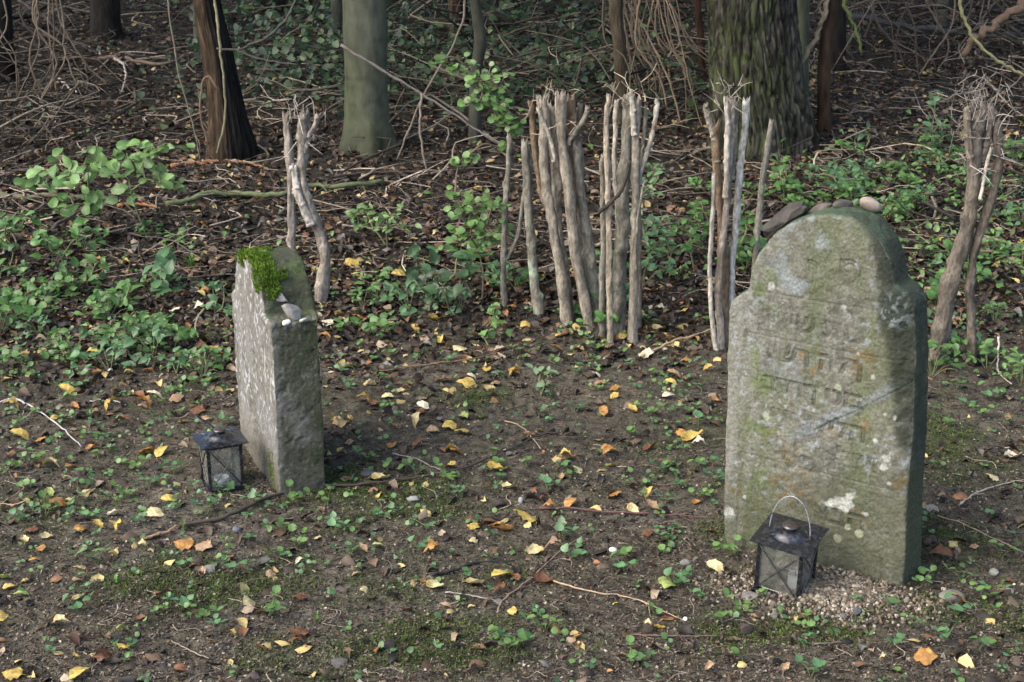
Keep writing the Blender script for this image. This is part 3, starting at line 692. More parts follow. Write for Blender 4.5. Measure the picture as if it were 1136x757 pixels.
twig([(20,150),(60,146),(92,128)], 4, (.05,.04,.035), 'dark fallen branch below the left thicket', 'fallen_branch', cat='branch', lift=.02)
twig([(66,92),(76,104),(86,112)], 3, (.4,.36,.3), 'short pale stick below the left thicket', 'fallen_branch', cat='branch', lift=.02)
twig([(126,71),(138,82),(140,98),(136,112)], 3, (.38,.33,.27), 'curved pale stick below the left thicket', 'fallen_branch', cat='branch', lift=.03)
twig([(835,173),(870,173),(906,170)], 4.5, (.3,.25,.17), 'pale stick at the foot of the mossy oak', 'fallen_branch', cat='branch', lift=.02)
twig([(690,222),(730,212),(790,196)], 3, (.2,.15,.1), 'thin brown branch between the two stem clumps', 'fallen_branch', cat='branch', lift=.02)
twig([(110,272),(135,262),(170,268),(196,258)], 3, (.12,.09,.07), 'thin brown branch under the left leaves', 'fallen_branch', cat='branch', lift=.01)
twig([(380,255),(430,258),(500,252),(540,258)], 2.6, (.16,.13,.11), 'thin grey branch in the litter by the rose bush', 'fallen_branch', cat='branch', lift=.01)
twig([(1108,374),(1107,395),(1106,412)], 2.2, (.55,.5,.42), 'bleached stick standing by the right cut shrub', 'dead_stick', air=G(1106,412)[1], cat='stick', forks=False, taper=.7)
twig([(1106,412),(1112,422),(1122,430)], 2, (.4,.34,.27), 'bleached stick lying by the right cut shrub', 'dead_stick', cat='stick', forks=False)

# ------------------------------------------------------------------ trees
def shade_crown_for(root, P, r, rs, zc, rr=2.3, n=2200, col=(.055, .10, .025)):  # leaf crown and limbs above the frame, added to shade the background
    tv, tq, tc = leaf_t(.6, 3, .3, .3)
    mb = MB(); top = P[-1]
    cl = rs.normal(0, 1, (38, 3)); cl /= np.linalg.norm(cl, axis=1)[:, None]; cl = cl*rs.uniform(.3, 1, (38, 1))*np.array([rr, rr, rr*.65])+np.array([top[0], top[1], zc])
    k = rs.randint(0, 38, n); pos = cl[k]+rs.normal(0, .38, (n, 3))
    scatter(mb, tv, tq, pos, rotm(rs.normal(0, .7, n), rs.normal(0, .7, n), rs.uniform(0, 6.3, n)), rs.uniform(.16, .30, n), np.array(col)*rs.uniform(.6, 1.5, (n, 1)), tc)
    o = mb.build('crown', M_leaf, root); world_child(o, root)
    for j in range(7):
        s = P[int(len(P)*rs.uniform(.65, .98))-1]; e = cl[j]; mid = (s+e)/2+rs.normal(0, .15, 3)
        b = MB().add(*tube(smoothpath([s, mid, e], 10), np.linspace(max(r[-1]*.8, .02), .012, 10), 7), c=(.09, .08, .06)).build('limb', M_bark, root); world_child(b, root)
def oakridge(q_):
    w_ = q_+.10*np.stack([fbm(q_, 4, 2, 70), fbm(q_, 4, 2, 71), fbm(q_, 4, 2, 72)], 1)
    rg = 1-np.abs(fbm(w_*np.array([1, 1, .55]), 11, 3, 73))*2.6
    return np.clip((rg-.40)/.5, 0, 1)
def tree(label, base, path, w, col, name='tree', style='rough', mat=None, crown=True, height=5.2, rr=2.2, n=2000, seg=20, flare=.3, seed=0, dy=0, colfn=None, ncrown=1400, amp=None, rows=90, cat='tree', group=None):
    """base=(px,py) on the ground; path = [(px,py)...] upward in the same depth plane; w = widths in px for base + path"""
    rs = np.random.RandomState(seed+500)
    g = G(*base); Y = g[1]+dy
    pts = [g+np.array([0, 0, -.08])]+[V(x, y, Y) for x, y in path]
    d_ = pts[-1]-pts[-2]; d_ /= np.linalg.norm(d_); up = np.array([d_[0]*.5, 0, 1]); up /= np.linalg.norm(up)
    zt = g[2]+height
    while pts[-1][2] < zt: pts.append(pts[-1]+up*.6+rs.normal(0, .03, 3)*np.array([1, 1, 0]))
    m = mpp(Y, g[2]+.5)
    Pm = smoothpath(pts, rows, 1.7 if rows > 100 else 1.0)
    ww = [w[0]]+list(w[1:]); ww = np.array(ww, float)*m/2
    zk = np.array([p[2] for p in pts[:len(ww)]])
    r = np.interp(Pm[:, 2], zk, ww); over = Pm[:, 2] > zk[-1]; r = np.where(over, ww[-1]*np.clip(1-(Pm[:, 2]-zk[-1])/height*.55, .25, 1), r)
    a_ = amp
    if style == 'oak':
        def disp(v, a, t):
            q_ = np.stack([np.cos(a)*1.0, np.sin(a)*1.0, v[:, 2]*1.1], 1)
            rg = oakridge(q_)
            rt = .10*np.cos(a*5+1.3)*np.exp(-np.clip(v[:, 2]-g[2], 0, 9)/.22)
            return -.085*rg+.05*fbm(q_, 2, 2, seed+3)+rt+.02*fbm(q_, 22, 2, seed+5)
    elif style == 'strip':
        def disp(v, a, t):
            q_ = np.stack([np.cos(a)*3.5, np.sin(a)*3.5, v[:, 2]*1.2], 1)
            return .16*fbm(q_*np.array([1, 1, .6]), 4, 4, seed, .7)+.08*np.cos(a*3)*np.exp(-np.clip(v[:, 2]-g[2], 0, 9)/.15)
    elif style == 'beech':
        def disp(v, a, t):
            q_ = np.stack([np.cos(a), np.sin(a), v[:, 2]*2], 1)
            return .06*fbm(q_, 1.6, 3, seed)+.02*fbm(q_, 7, 2, seed+1)+.17*np.cos(a*5+.6)*np.exp(-np.clip(v[:, 2]-g[2], 0, 9)/.10)
    else:
        def disp(v, a, t):
            q_ = np.stack([np.cos(a)*2, np.sin(a)*2, v[:, 2]*3], 1); return .10*fbm(q_, 2, 3, seed)
    v, q, t = tube(Pm, r, seg, True, disp)
    ang = np.arctan2(v[:, 0]-np.interp(v[:, 2], Pm[:, 2], Pm[:, 0]), -(v[:, 1]-np.interp(v[:, 2], Pm[:, 2], Pm[:, 1])))
    c = np.array(col)[None]*(1+.3*fbm(v*np.array([1, 1, .3]), 18, 3, seed)[:, None])
    if colfn: c = colfn(v, ang, c, g)
    c = c*np.array([.66, .68, .66])
    root = empty(name, g, label, cat, group)
    o = MB().add(v, q, t, c).build('trunk', mat or (M_smooth if style == 'beech' else M_bark), root); world_child(o, root)
    if crown: shade_crown_for(root, Pm, r, rs, Pm[-1][2]+.6, rr, ncrown)
    return root, Pm, r
def beechcol(v, a, c, g):
    m = sstep(-.2, .4, fbm(v*np.array([1, 1, .35]), 9, 4, 201)); c = mixc(c, (.085, .10, .045), .6*m)
    m = sstep(.25, .5, fbm(v*np.array([1, 1, 2.5]), 9, 3, 202)); c = mixc(c, (.05, .055, .036), .7*m)
    return mixc(c, (.06, .065, .035), .6*sstep(.25, .0, v[:, 2]-g[2]))
def oakcol(v, a, c, g):
    m = sstep(-.15, .3, fbm(v*np.array([1, 1, .3]), 9, 4, 203)+.30*np.sin(-a*1.0)-.05)
    q_ = np.stack([np.cos(a), np.sin(a), v[:, 2]*1.1], 1)
    c = mixc(c, (.125, .12, .09), .6*sstep(-.1, .5, fbm(v, 30, 3, 204)))
    m = m*sstep(-.35, .15, fbm(v, 28, 3, 207)); c = mixc(c, (.066, .090, .024), .75*m)
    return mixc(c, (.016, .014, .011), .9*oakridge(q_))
def stripcol(v, a, c, g):
    m = sstep(.25, -.15, np.sin(a)+.35*fbm(v*np.array([1, 1, .3]), 14, 3, 205)); 
    c = mixc(np.tile(np.array([.012, .011, .010]), (len(v), 1)), (.085, .058, .036), m)
    s = fbm(np.stack([np.cos(a)*5, np.sin(a)*5, v[:, 2]*1.2], 1), 5, 4, 206, .7); return c*np.clip(1+1.8*s, .2, 2.4)[:, None]
tree('smooth grey-green beech trunk behind the forked stump', (408, 166), [(408, 150), (407, 130), (406, 80), (405, 30), (404, 0)], [70, 58, 51, 48, 49, 47], (.105, .108, .075), 'beech_tree', 'beech', colfn=beechcol, seed=1, seg=48, rows=160)
tree('dark leaning trunk with brown bark hanging in strips', (256, 174), [(256, 165), (252, 130), (246, 90), (238, 45), (229, 0)], [60, 56, 42, 37, 33, 28], (.1, .07, .045), 'dead_tree', 'strip', colfn=stripcol, seed=2, seg=150, rows=260, crown=False, height=2.6)
tree('thick furrowed oak trunk covered in green moss', (843, 160), [(842, 140), (838, 100), (835, 50), (833, 0)], [128, 116, 106, 101, 98], (.078, .072, .055), 'oak_tree', 'oak', colfn=oakcol, seed=3, seg=300, rows=420, rr=3.4, ncrown=2600, height=6.0)
tree('grey-green trunk close behind the mossy oak', (888, 118), [(889, 60), (890, 0)], [18, 17, 16], (.08, .09, .055), 'tree', 'beech', seed=4, seg=24, ncrown=1500)
tree('reddish-brown peeling trunk right of the mossy oak', (915, 146), [(914, 130), (914, 90), (917, 40), (922, 0)], [24, 14, 14, 14, 13], (.075, .045, .028), 'dead_tree', 'strip', seed=5, seg=90, rows=200, crown=False, height=2.4)
tree('black trunk behind the reddish-brown peeling trunk', (931, 80), [(931, 40), (931, 0)], [17, 15, 15], (.018, .016, .014), 'tree', 'rough', seed=6, ncrown=1500)
tree('dark thick trunk rising from the upper left ivy', (117, 42), [(117, 20), (117, 0)], [40, 33, 32], (.03, .026, .022), 'tree', 'rough', seed=7)
tree('black trunk at the left frame edge inside the thicket', (2, 92), [(2, 50), (0, 0)], [30, 26, 24], (.02, .018, .016), 'tree', 'rough', seed=8)
tree('slim pale trunk left of the dark leaning trunk', (219, 47), [(218, 20), (218, 0)], [8, 8, 8], (.10, .10, .08), 'tree', 'beech', seed=9, seg=12, ncrown=900)
tree('broad dark brown trunk base at the upper edge behind the beech', (296, 13), [(296, 4), (296, -20)], [52, 44, 38], (.05, .035, .025), 'tree', 'rough', seed=10)
tree('slim pale trunk just left of the smooth beech', (375, 36), [(374, 15), (373, 0)], [14, 13, 13], (.085, .085, .065), 'tree', 'beech', seed=11, seg=14, ncrown=900)
tree('dark trunk with pale bark edge above the rose bush', (510, 48), [(509, 25), (508, 0)], [26, 22, 21], (.02, .018, .016), 'tree', 'strip', colfn=stripcol, seed=12, seg=30, ncrown=1500)
tree('slim grey trunk with a slight bend behind the rose bush', (527, 160), [(527, 120), (528, 80), (533, 45), (527, 0)], [16, 14, 12, 14, 11], (.065, .063, .046), 'tree', 'beech', seed=13, seg=18, ncrown=900, rows=120)
tree('thin dark trunk right of the bent grey trunk', (552, 48), [(551, 20), (549, 0)], [9, 8, 8], (.03, .025, .02), 'tree', 'rough', seed=14, seg=12, ncrown=900)
tree('brown fibrous vine-wrapped trunk behind the cut stems', (691, 140), [(690, 105), (687, 50), (684, 0)], [17, 15, 14, 15], (.095, .075, .05), 'tree', 'strip', seed=15, seg=60, ncrown=900, rows=150)
tree('slim brown trunk left of the mossy oak', (779, 90), [(778, 50), (774, 0)], [10, 8, 8], (.055, .03, .018), 'tree', 'rough', seed=16, seg=14, ncrown=900)
tree('slim grey trunk at the upper right behind the fallen log', (1046, 32), [(1046, 10), (1046, 0)], [14, 13, 13], (.09, .09, .07), 'tree', 'beech', seed=17, seg=14)
k = 0
for (x, y) in ((-5.5, 9), (-3.4, 12.5), (-1, 14), (2.2, 13.5), (4.6, 12.2), (6.2, 9.3), (-7, 6.5), (7.4, 6.2), (-9, 12), (9, 13), (0.8, 17), (-5, 17), (5.5, 17.5), (-12, 18), (12, 18)):  # unseen trees beyond the frame, added as shade sources
    rs = np.random.RandomState(900+k); g = np.array([x, y, ground(x, y)[0]]); h = rs.uniform(5.5, 7.5)
    Pm = smoothpath([g-np.array([0, 0, .1]), g+np.array([rs.normal(0, .1), 0, 1.5]), g+np.array([rs.normal(0, .25), 0, h])], 40); r = np.interp(np.linspace(0, 1, 40), [0, .1, 1], [.22, .16, .08])
    side = 'left' if x < 0 else 'right'
    root = empty('tree', g, f'tree {["closest to","second from","third from","fourth from","fifth from","sixth from","seventh from","eighth from"][k % 8]} the {"camera" if k < 8 else "forest edge"} among the unseen trees added for shade outside the clearing', 'tree', 'unseen shade trees added around the clearing')
    v, q, t = tube(Pm, r, 18, True, lambda v, a, t: .1*fbm(np.stack([np.cos(a)*2, np.sin(a)*2, v[:, 2]*2], 1), 2, 3, k))
    world_child(MB().add(v, q, t, np.array([.08, .07, .05])).build('trunk', M_bark, root), root)
    shade_crown_for(root, Pm, r, rs, h+g[2]+.3, 3.0, 1500); k += 1

# ------------------------------------------------------------------ coppiced shrubs
STEMCOL = (.215, .19, .145)
def shrub(label, base, stems, group=None, twigs=True, seed=0, rough=1.0):
    g = G(*base); root = empty('cut_shrub', g, label, 'cut shrub', group)
    rs = np.random.RandomState(seed+50)
    for si, st in enumerate(stems):
        pts, w, col = st[:3]; dy = st[3] if len(st) > 3 else 0; Y0 = G(*pts[-1])[1] if len(st) > 4 else g[1]
        pts = pts[::-1]     # given top to bottom
        P3 = [V(x, y, g[1]+dy*(1-.4*i/len(pts))) for i, (x, y) in enumerate(pts)]
        if not (len(st) > 4 and st[4] == 'branch'): P3[0] = np.array([P3[0][0], P3[0][1], ground(P3[0][0], P3[0][1])[0]-.03])
        Pm = smoothpath(P3, 60); m = mpp(g[1]+dy)
        Pm[2:-2, :2] += .013*np.stack([fbm(Pm[2:-2]+si, 4.5, 4, seed), fbm(Pm[2:-2]+si, 4.5, 4, seed+5)], 1)
        r = w*.9*m/2*np.interp(np.linspace(0, 1, 60), [0, .06, .3, .93, 1], [1.25, 1.08, 1.0, .92, .86])
        knots = [(rs.uniform(.1, .97), rs.uniform(0, 6.28), rs.uniform(.25, .7)) for _ in range(14)]
        def disp(v, a, t):
            q_ = np.stack([np.cos(a), np.sin(a), v[:, 2]*4], 1); o_ = .30*fbm(q_, 2.2, 3, seed+si)+.14*fbm(np.stack([0*a, 0*a, v[:, 2]*9], 1), 2, 2, seed+si+4)+.12*fbm(q_*np.array([3, 3, 1]), 2.5, 3, seed+si+9)
            o_ = o_*rough
            for kt, ka, kh in knots: o_ = o_+kh*np.exp(-((t-kt)/.018)**2-((np.angle(np.exp(1j*(a-ka))))/.5)**2)
            return o_
        v, q, t = tube(Pm, r, 16, True, disp)
        ri = np.arange(59*16, 60*16); v[ri, 2] += rs.uniform(-.012, .022, 16)*min(1.4, w/9); v[-1, 2] -= .006
        c = np.array(col)[None]*(1+.9*fbm(v*np.array([1, 1, .55]), 45, 4, seed+si, .65)[:, None])
        c = mixc(c, (.11, .09, .06), .65*sstep(.15, .45, fbm(v*np.array([1, 1, .4]), 18, 3, seed+si+30)))
        if len(st) > 5: c = mixc(c, (.35, .42, .30), .8*sstep(.05, .3, fbm(v, 35, 3, 8))*sstep(.45, .15, v[:, 2]-g[2]))
        c[-1] = (.36, .31, .23)
        o = MB().add(v, q, t, c).build('stem', M_stem, root); world_child(o, root)
        for _ in range(rs.randint(3, 7) if w > 6 else 2):      # knobbly stubs of old side shoots, one mesh each
            i = rs.randint(8, 57); d_ = np.array([rs.normal(0, 1), rs.normal(0, .7), rs.uniform(.2, 1)]); d_ /= np.linalg.norm(d_); L_ = r[i]+rs.uniform(.006, .028)
            v_, q_, t_ = tube(smoothpath([Pm[i], Pm[i]+d_*L_*.6, Pm[i]+d_*L_+np.array([0, 0, .004])], 6), r[i]*rs.uniform(.28, .5)*np.array([1.2, 1, .9, .9, .9, .8]), 8)
            world_child(MB().add(v_, q_, t_, np.array(col)*rs.uniform(.7, 1.2)).build('stub', M_stem, o), root)
        if twigs and w > 6 and len(st) < 5:                    # thin whips growing up beside the stem
            for _ in range(rs.randint(2, 5)):
                ox = rs.normal(0, .028); oy = rs.normal(0, .02); i0 = rs.randint(0, 20); i1 = rs.randint(42, 60)
                s_ = Pm[i0]; e_ = Pm[i1]+np.array([ox*1.6, oy, rs.uniform(-.03, .05)]); md = (s_+e_)/2+np.array([ox, oy, 0])+rs.normal(0, .008, 3)
                v_, q_, t_ = tube(smoothpath([s_, md, e_], 18)+rs.normal(0, .0015, (18, 3)), np.linspace(.004, .0018, 18)*rs.uniform(.6, 1.2), 6)
                world_child(MB().add(v_, q_, t_, np.array([.30, .26, .2])*rs.uniform(.4, 1.3)).build('whip', M_twig, o), root)
        if twigs and w > 5:
            for _ in range(rs.randint(8, 15)):
                i = rs.randint(46, 59) if rs.rand() < .6 else rs.randint(20, 59); s = Pm[i]; L_ = rs.uniform(.03, .11)
                d_ = np.array([rs.normal(0, .8), rs.normal(0, .6), rs.uniform(.1, 1)]); d_ /= np.linalg.norm(d_)
                e = s+d_*(L_+r[i]); mid = s+d_*L_*.5+rs.normal(0, .008, 3)
                tw = MB().add(*tube(smoothpath([s, mid, e], 7), np.linspace(.0022, .0008, 7), 5), c=np.array([.32, .27, .2])*rs.uniform(.6, 1.3)).build('twig', M_twig, o); world_child(tw, root)
    return root
S = STEMCOL; GR = (.165, .155, .12); PL = (.34, .31, .25); BR = (.14, .10, .062)
shrub('leftmost thin cut stem of the hedge beside the rose bush', (559, 340), [([(565,150),(563,190),(561,228),(560,290),(559,340)], 7, GR), ([(584,200),(576,255),(570,272),(562,288)], 5, GR, 0, 'branch')], seed=1)
shrub('cut stem with green lichen on its foot', (597, 350), [([(582,158),(585,200),(587,249),(592,300),(597,350)], 11, GR, 0, '', 'lichen'), ([(583,163),(603,207),(613,236)], 6, S, .02, 'branch')], seed=2)
shrub('hedge clump with one shredded brown cut top and several thick stems', (640, 362), [
    ([(603,112),(604,150),(605,186),(610,228),(618,283),(631,350)], 12, S), ([(588,114),(590,140),(593,170),(600,210),(610,240)], 8, BR, .05, 'branch'),
    ([(613,118),(616,160),(620,200),(622,260),(628,300),(634,345)], 9, S, .04),
    ([(622,107),(624,140),(627,177),(637,262),(656,368)], 12, S, -.03), ([(632,110),(634,140),(636,175),(642,230)], 15, BR, .04, 'branch'),
    ([(639,160),(643,200),(648,240),(655,290),(662,345)], 14, GR, .02), ([(652,120),(648,130),(641,143),(630,160)], 6, S, .0, 'branch'), ([(609,116),(612,170),(616,240),(622,300),(626,340)], 6, PL, .07), ([(644,118),(640,170),(645,240),(648,300),(650,350)], 7, GR, .08), ([(597,108),(602,140),(608,190),(612,230)], 5, S, .06, 'branch'), ([(618,104),(618,130),(624,170)], 6, PL, .02, 'branch'),
    ([(596,120),(607,150),(614,180)], 4, PL, -.02, 'branch')], seed=3)
shrub('hedge clump with straight slender stems and a pale crooked prong', (692, 376), [
    ([(675,108),(674,160),(674,207),(675,290),(677,378)], 7, (.3,.25,.18), -.04), ([(669,173),(668,250),(667,335)], 7, GR, .03),
    ([(697,110),(695,150),(692,207),(690,260),(688,320)], 15, GR, .06), ([(707,112),(706,160),(705,228),(704,300),(703,374)], 10, S, -.02),
    ([(728,112),(725,135),(722,152),(716,180),(709,205)], 5.5, PL, -.01, 'branch'), ([(684,112),(683,170),(685,250),(684,335)], 5.5, PL, .08), ([(717,118),(714,160),(709,230),(708,320)], 5, GR, .07), ([(700,104),(702,125),(704,150)], 6, PL, -.03, 'branch'), ([(699,180),(690,210),(676,226),(664,236)], 4, DK, -.05, 'branch'), ([(716,200),(708,250),(706,300)], 3, GR, -.05, 'branch')], seed=4)
shrub('cut shrub with a whitish bare stem left of the tall headstone', (800, 388), [
    ([(793,139),(795,180),(798,228),(803,290),(808,340)], 11, BR, .04), ([(828,112),(825,140),(821,186),(816,250),(813,322)], 8.5, (.38,.37,.32), .05),
    ([(792,194),(790,240),(789,291),(790,350),(797,392)], 5.5, PL, -.02), ([(812,114),(811,150),(810,186),(803,249),(797,320),(799,385)], 8, (.27,.23,.18), 0),
    ([(783,118),(787,135),(791,150),(795,180)], 7, S, .03, 'branch'), ([(805,112),(807,135),(806,170),(805,220)], 7, PL, -.02, 'branch'), ([(818,118),(815,150),(812,200)], 5, GR, .03, 'branch')], seed=5)
shrub('single thin cut stem directly behind the tall headstone', (836, 305), [([(856,135),(850,170),(844,207),(840,260),(836,305)], 7, GR)], seed=6)
shrub('weathered forked stump with spiky twigs behind the low headstone', (346, 336), [
    ([(317,127),(319,150),(321,172),(323,215),(325,258),(327,300),(338,336)], 9, (.25,.22,.18)), ([(338,127),(337,150),(337,172),(338,206),(345,235),(356,262),(361,296),(354,338)], 13, (.23,.2,.16), .0),
    ([(353,127),(349,140),(341,152),(338,170)], 6, (.24,.2,.16), 0, 'branch'), ([(327,184),(330,200),(336,225),(346,250)], 9, (.36,.33,.28), -.02, 'branch')], seed=7, rough=2.0)
shrub('twisted double-stemmed cut shrub right of the tall headstone', (1055, 402), [
    ([(1083,124),(1082,150),(1081,172),(1079,220),(1066,280),(1049,340),(1037,402)], 18, (.13,.112,.085)), ([(1106,137),(1107,172),(1100,215),(1085,262),(1078,300),(1077,345),(1077,402)], 10, (.12,.10,.075), .0),
    ([(1100,165),(1094,190),(1088,222)], 4, (.5,.45,.36), -.03, 'branch'), ([(1092,128),(1092,150),(1090,180)], 12, (.19,.16,.12), .03, 'branch'), ([(1074,120),(1074,140),(1077,175)], 8, (.19,.16,.12), -.03, 'branch'), ([(1099,118),(1097,145),(1088,180)], 7, (.17,.14,.11), .0, 'branch')], seed=8, rough=1.9)
# spiky dead twigs around the tops of the clumps, each a twig of its own
def spray(px, py, Y, n, spr, label, col, seed, L0=.05, L1=.2):
    rs = np.random.RandomState(seed); g = V(px, py, Y); root = empty('dead_twig_spray', g, label, 'twig spray')
    for i in range(n):
        s = g+rs.normal(0, spr*.5, 3)*np.array([1, 1, 1.2]); d_ = rs.normal(0, 1, 3)*np.array([.8, .8, .7])+np.array([0, 0, .7]); d_ /= np.linalg.norm(d_); L_ = rs.uniform(L0, L1); e = s+d_*L_
        mid = (s+e)/2+rs.normal(0, L_*.12, 3); mb = MB()
        mb.add(*tube(smoothpath([s, mid, e], 8), np.linspace(.0018, .0006, 8), 5), c=np.array(col)*rs.uniform(.6, 1.3))
        f = mid+rs.normal(0, L_*.3, 3); mb.add(*tube(smoothpath([mid, (mid+f)/2+rs.normal(0, .005, 3), f], 5), np.linspace(.0016, .0008, 5), 5), c=np.array(col)*rs.uniform(.6, 1.3))
        o = mb.build('twig', M_twig, root); world_child(o, root)
Yd = G(1055, 402)[1]
spray(1083, 135, Yd, 75, .12, 'dense spiky grey twigs on top of the right double-stemmed shrub', (.17, .15, .125), 1, .03, .13)
spray(1095, 150, Yd-.03, 14, .09, 'sparse pale twigs beside the neck of the right shrub', (.30, .27, .235), 2, .05, .14)
spray(807, 112, G(800, 388)[1], 20, .055, 'pale splintered twigs on the whitish cut shrub', (.27, .235, .185), 3, .02, .10)
spray(328, 135, G(346, 336)[1], 16, .07, 'pale spiky twigs on top of the forked stump', (.36, .32, .26), 4, .05, .16)
spray(612, 118, G(640, 362)[1], 20, .10, 'brown spiky twigs on top of the shredded hedge clump', (.28, .22, .16), 5, .03, .13)
spray(705, 116, G(692, 376)[1], 18, .07, 'spiky twigs on top of the slender hedge clump', (.34, .28, .2), 6, .03, .14)

# ------------------------------------------------------------------ vines and hanging branches
VN = (.14, .11, .075)
def vine(pts, w, col, label, Y, name='woody_vine', cat='vine', group=None):
    twig(pts, w, col, label, name, air=Y, cat=cat, group=group, side=1, taper=.75)
vine([(921,-30),(918,0),(914,18),(900,50),(888,78),(887,106),(895,128)], 5.5, (.21,.17,.11), 'pale looping vine hanging against the mossy oak', G(915,146)[1]-.08)
vine([(930,-20),(938,8),(950,35),(956,58)], 4, (.13,.16,.05), 'green curving twig right of the black trunk', 8.0)
vine([(1062,-10),(1068,15),(1082,45),(1108,68),(1140,84)], 4, (.19,.18,.09), 'long olive arching twig in the upper right', 7.4)
vine([(1145,-8),(1112,22),(1085,42),(1068,62)], 11, (.13,.09,.06), 'thick brown branch bending down in the upper right', 8.2, 'hanging_branch', 'branch')
vine([(935,16),(1000,28),(1060,36),(1150,42)], 7, (.05,.05,.048), 'long dark log lying across the upper right thicket', 9.3, 'fallen_log', 'log')
vine([(378,50),(420,76),(470,106),(520,138),(552,160)], 3, (.15,.13,.11), 'long straight bare twig slanting before the beech', 6.9, 'bare_branch', 'branch')
vine([(516,-10),(514,20),(500,55),(470,106),(440,178)], 2.8, (.14,.12,.09), 'tall bare shoot crossing the slanting twig', 7.0, 'bare_branch', 'branch')
vine([(468,104),(466,135),(468,165),(475,194)], 2.8, (.19,.16,.12), 'short forked shoot below the crossing twigs', 6.8, 'bare_branch', 'branch')
vine([(237,-10),(243,40),(248,90),(250,130),(241,170)], 2.8, (.20,.18,.10), 'thin olive vine clinging to the leaning trunk', 6.9)
vine([(185,-5),(193,50),(200,90),(215,140),(222,180)], 1.8, (.15,.13,.09), 'hair-thin vine hanging left of the leaning trunk', 6.7)
vine([(243,100),(228,85),(222,125),(232,160)], 3, (.13,.08,.05), 'brown loop of bark on the left side of the leaning trunk', 6.85)
vine([(330,-5),(318,20),(295,42),(262,55),(240,54)], 3, (.06,.055,.045), 'dark twig arching down to the leaning trunk', 7.0)
vine([(262,55),(290,66),(330,72)], 2, (.07,.06,.05), 'short dark side twig right of the leaning trunk', 6.9)
vine([(20,0),(50,20),(78,45),(98,52)], 4, (.07,.06,.05), 'dark branch slanting down in the left thicket', 8.2)
i = 0
PLACES = ('behind the slender hedge clump', 'behind the whitish cut shrub', 'left of the mossy oak', 'behind the vine-wrapped trunk')
for x0 in range(26):
    rs = np.random.RandomState(300+x0)
    sx = rs.uniform(665, 745); ex = sx+rs.uniform(-15, 60); Y = rs.uniform(7.2, 8.6); top = (sx, rs.uniform(-40, 10)); b = (ex+rs.uniform(-20, 20), rs.uniform(80, 175))
    vine([top, ((sx*2+ex)/3+rs.uniform(-14, 14), 45), (ex+rs.uniform(-8, 12), 80+rs.uniform(-15, 15)), b], rs.uniform(1.0, 2.6), np.array([.17, .125, .08])*rs.uniform(.5, 1.4),
         f'thin brown vine hanging {PLACES[x0 % 4]}', Y, group='vines tangled left of the oak')
for x0 in range(15):
    rs = np.random.RandomState(400+x0)
    sx = rs.uniform(-20, 70); Y = rs.uniform(7.4, 8.4); ex = sx+rs.uniform(-10, 40)
    vine([(sx, -20), (sx+rs.uniform(-8, 12), 25), (ex, 65+rs.uniform(-10, 10)), (ex+rs.uniform(-30, 30), rs.uniform(90, 120))], rs.uniform(1.0, 2.8), np.array([.13, .10, .07])*rs.uniform(.4, 1.4),
         'brown hanging vine in the thicket at the left frame edge', Y, group='vines of the left thicket')
for x0 in range(22):
    rs = np.random.RandomState(450+x0)
    sx = rs.uniform(945, 1140); Y = rs.uniform(8.3, 9.6); ex = sx+rs.uniform(-70, 50)
    vine([(sx, -15), ((sx+ex)/2+rs.uniform(-12, 12), 25), (ex, 60+rs.uniform(-10, 20)), (ex+rs.uniform(-25, 25), rs.uniform(70, 110))], rs.uniform(1.0, 2.6), np.array([.10, .08, .06])*rs.uniform(.4, 1.4),
         'dark bare branch in the upper right thicket', Y, 'dead_branch', 'branch', group='bare branches of the upper right thicket')

# ------------------------------------------------------------------ stuff: debris, litter, twigs, gravel, moss
TW = []
for k in range(10):
    rs = np.random.RandomState(k); p = np.array([(0, 0, 0), (rs.normal(0, .08), .35, rs.normal(0, .03)+.02), (rs.normal(0, .12), .7, rs.normal(0, .03)+.02), (0, 1, 0)])
    v, q, t = tube(smoothpath(p, 7), np.linspace(.5, .25, 7), 4, False); TW.append((v, q, smoothpath(p, 7)))
def twig_templ(k, thick):   # template of unit length with given thickness ratio
    rs = np.random.RandomState(k); p = np.array([(0, 0, 0), (rs.normal(0, .08), .35, .01+abs(rs.normal(0, .03))), (rs.normal(0, .12), .7, .01+abs(rs.normal(0, .03))), (0, 1, 0)])
    v, q, t = tube(smoothpath(p, 7), np.linspace(thick, thick*.5, 7), 4, False); return v, q
def lay(x, y, rs, tilt=.12):
    n = len(x); z = ground(x, y); return np.stack([x, y, z], 1)
BROWNS = np.array([(.115, .075, .046), (.075, .052, .034), (.19, .11, .055), (.06, .045, .034), (.30, .22, .14), (.14, .105, .072), (.035, .026, .02), (.34, .27, .18), (.15, .14, .12), (.23, .11, .05)])
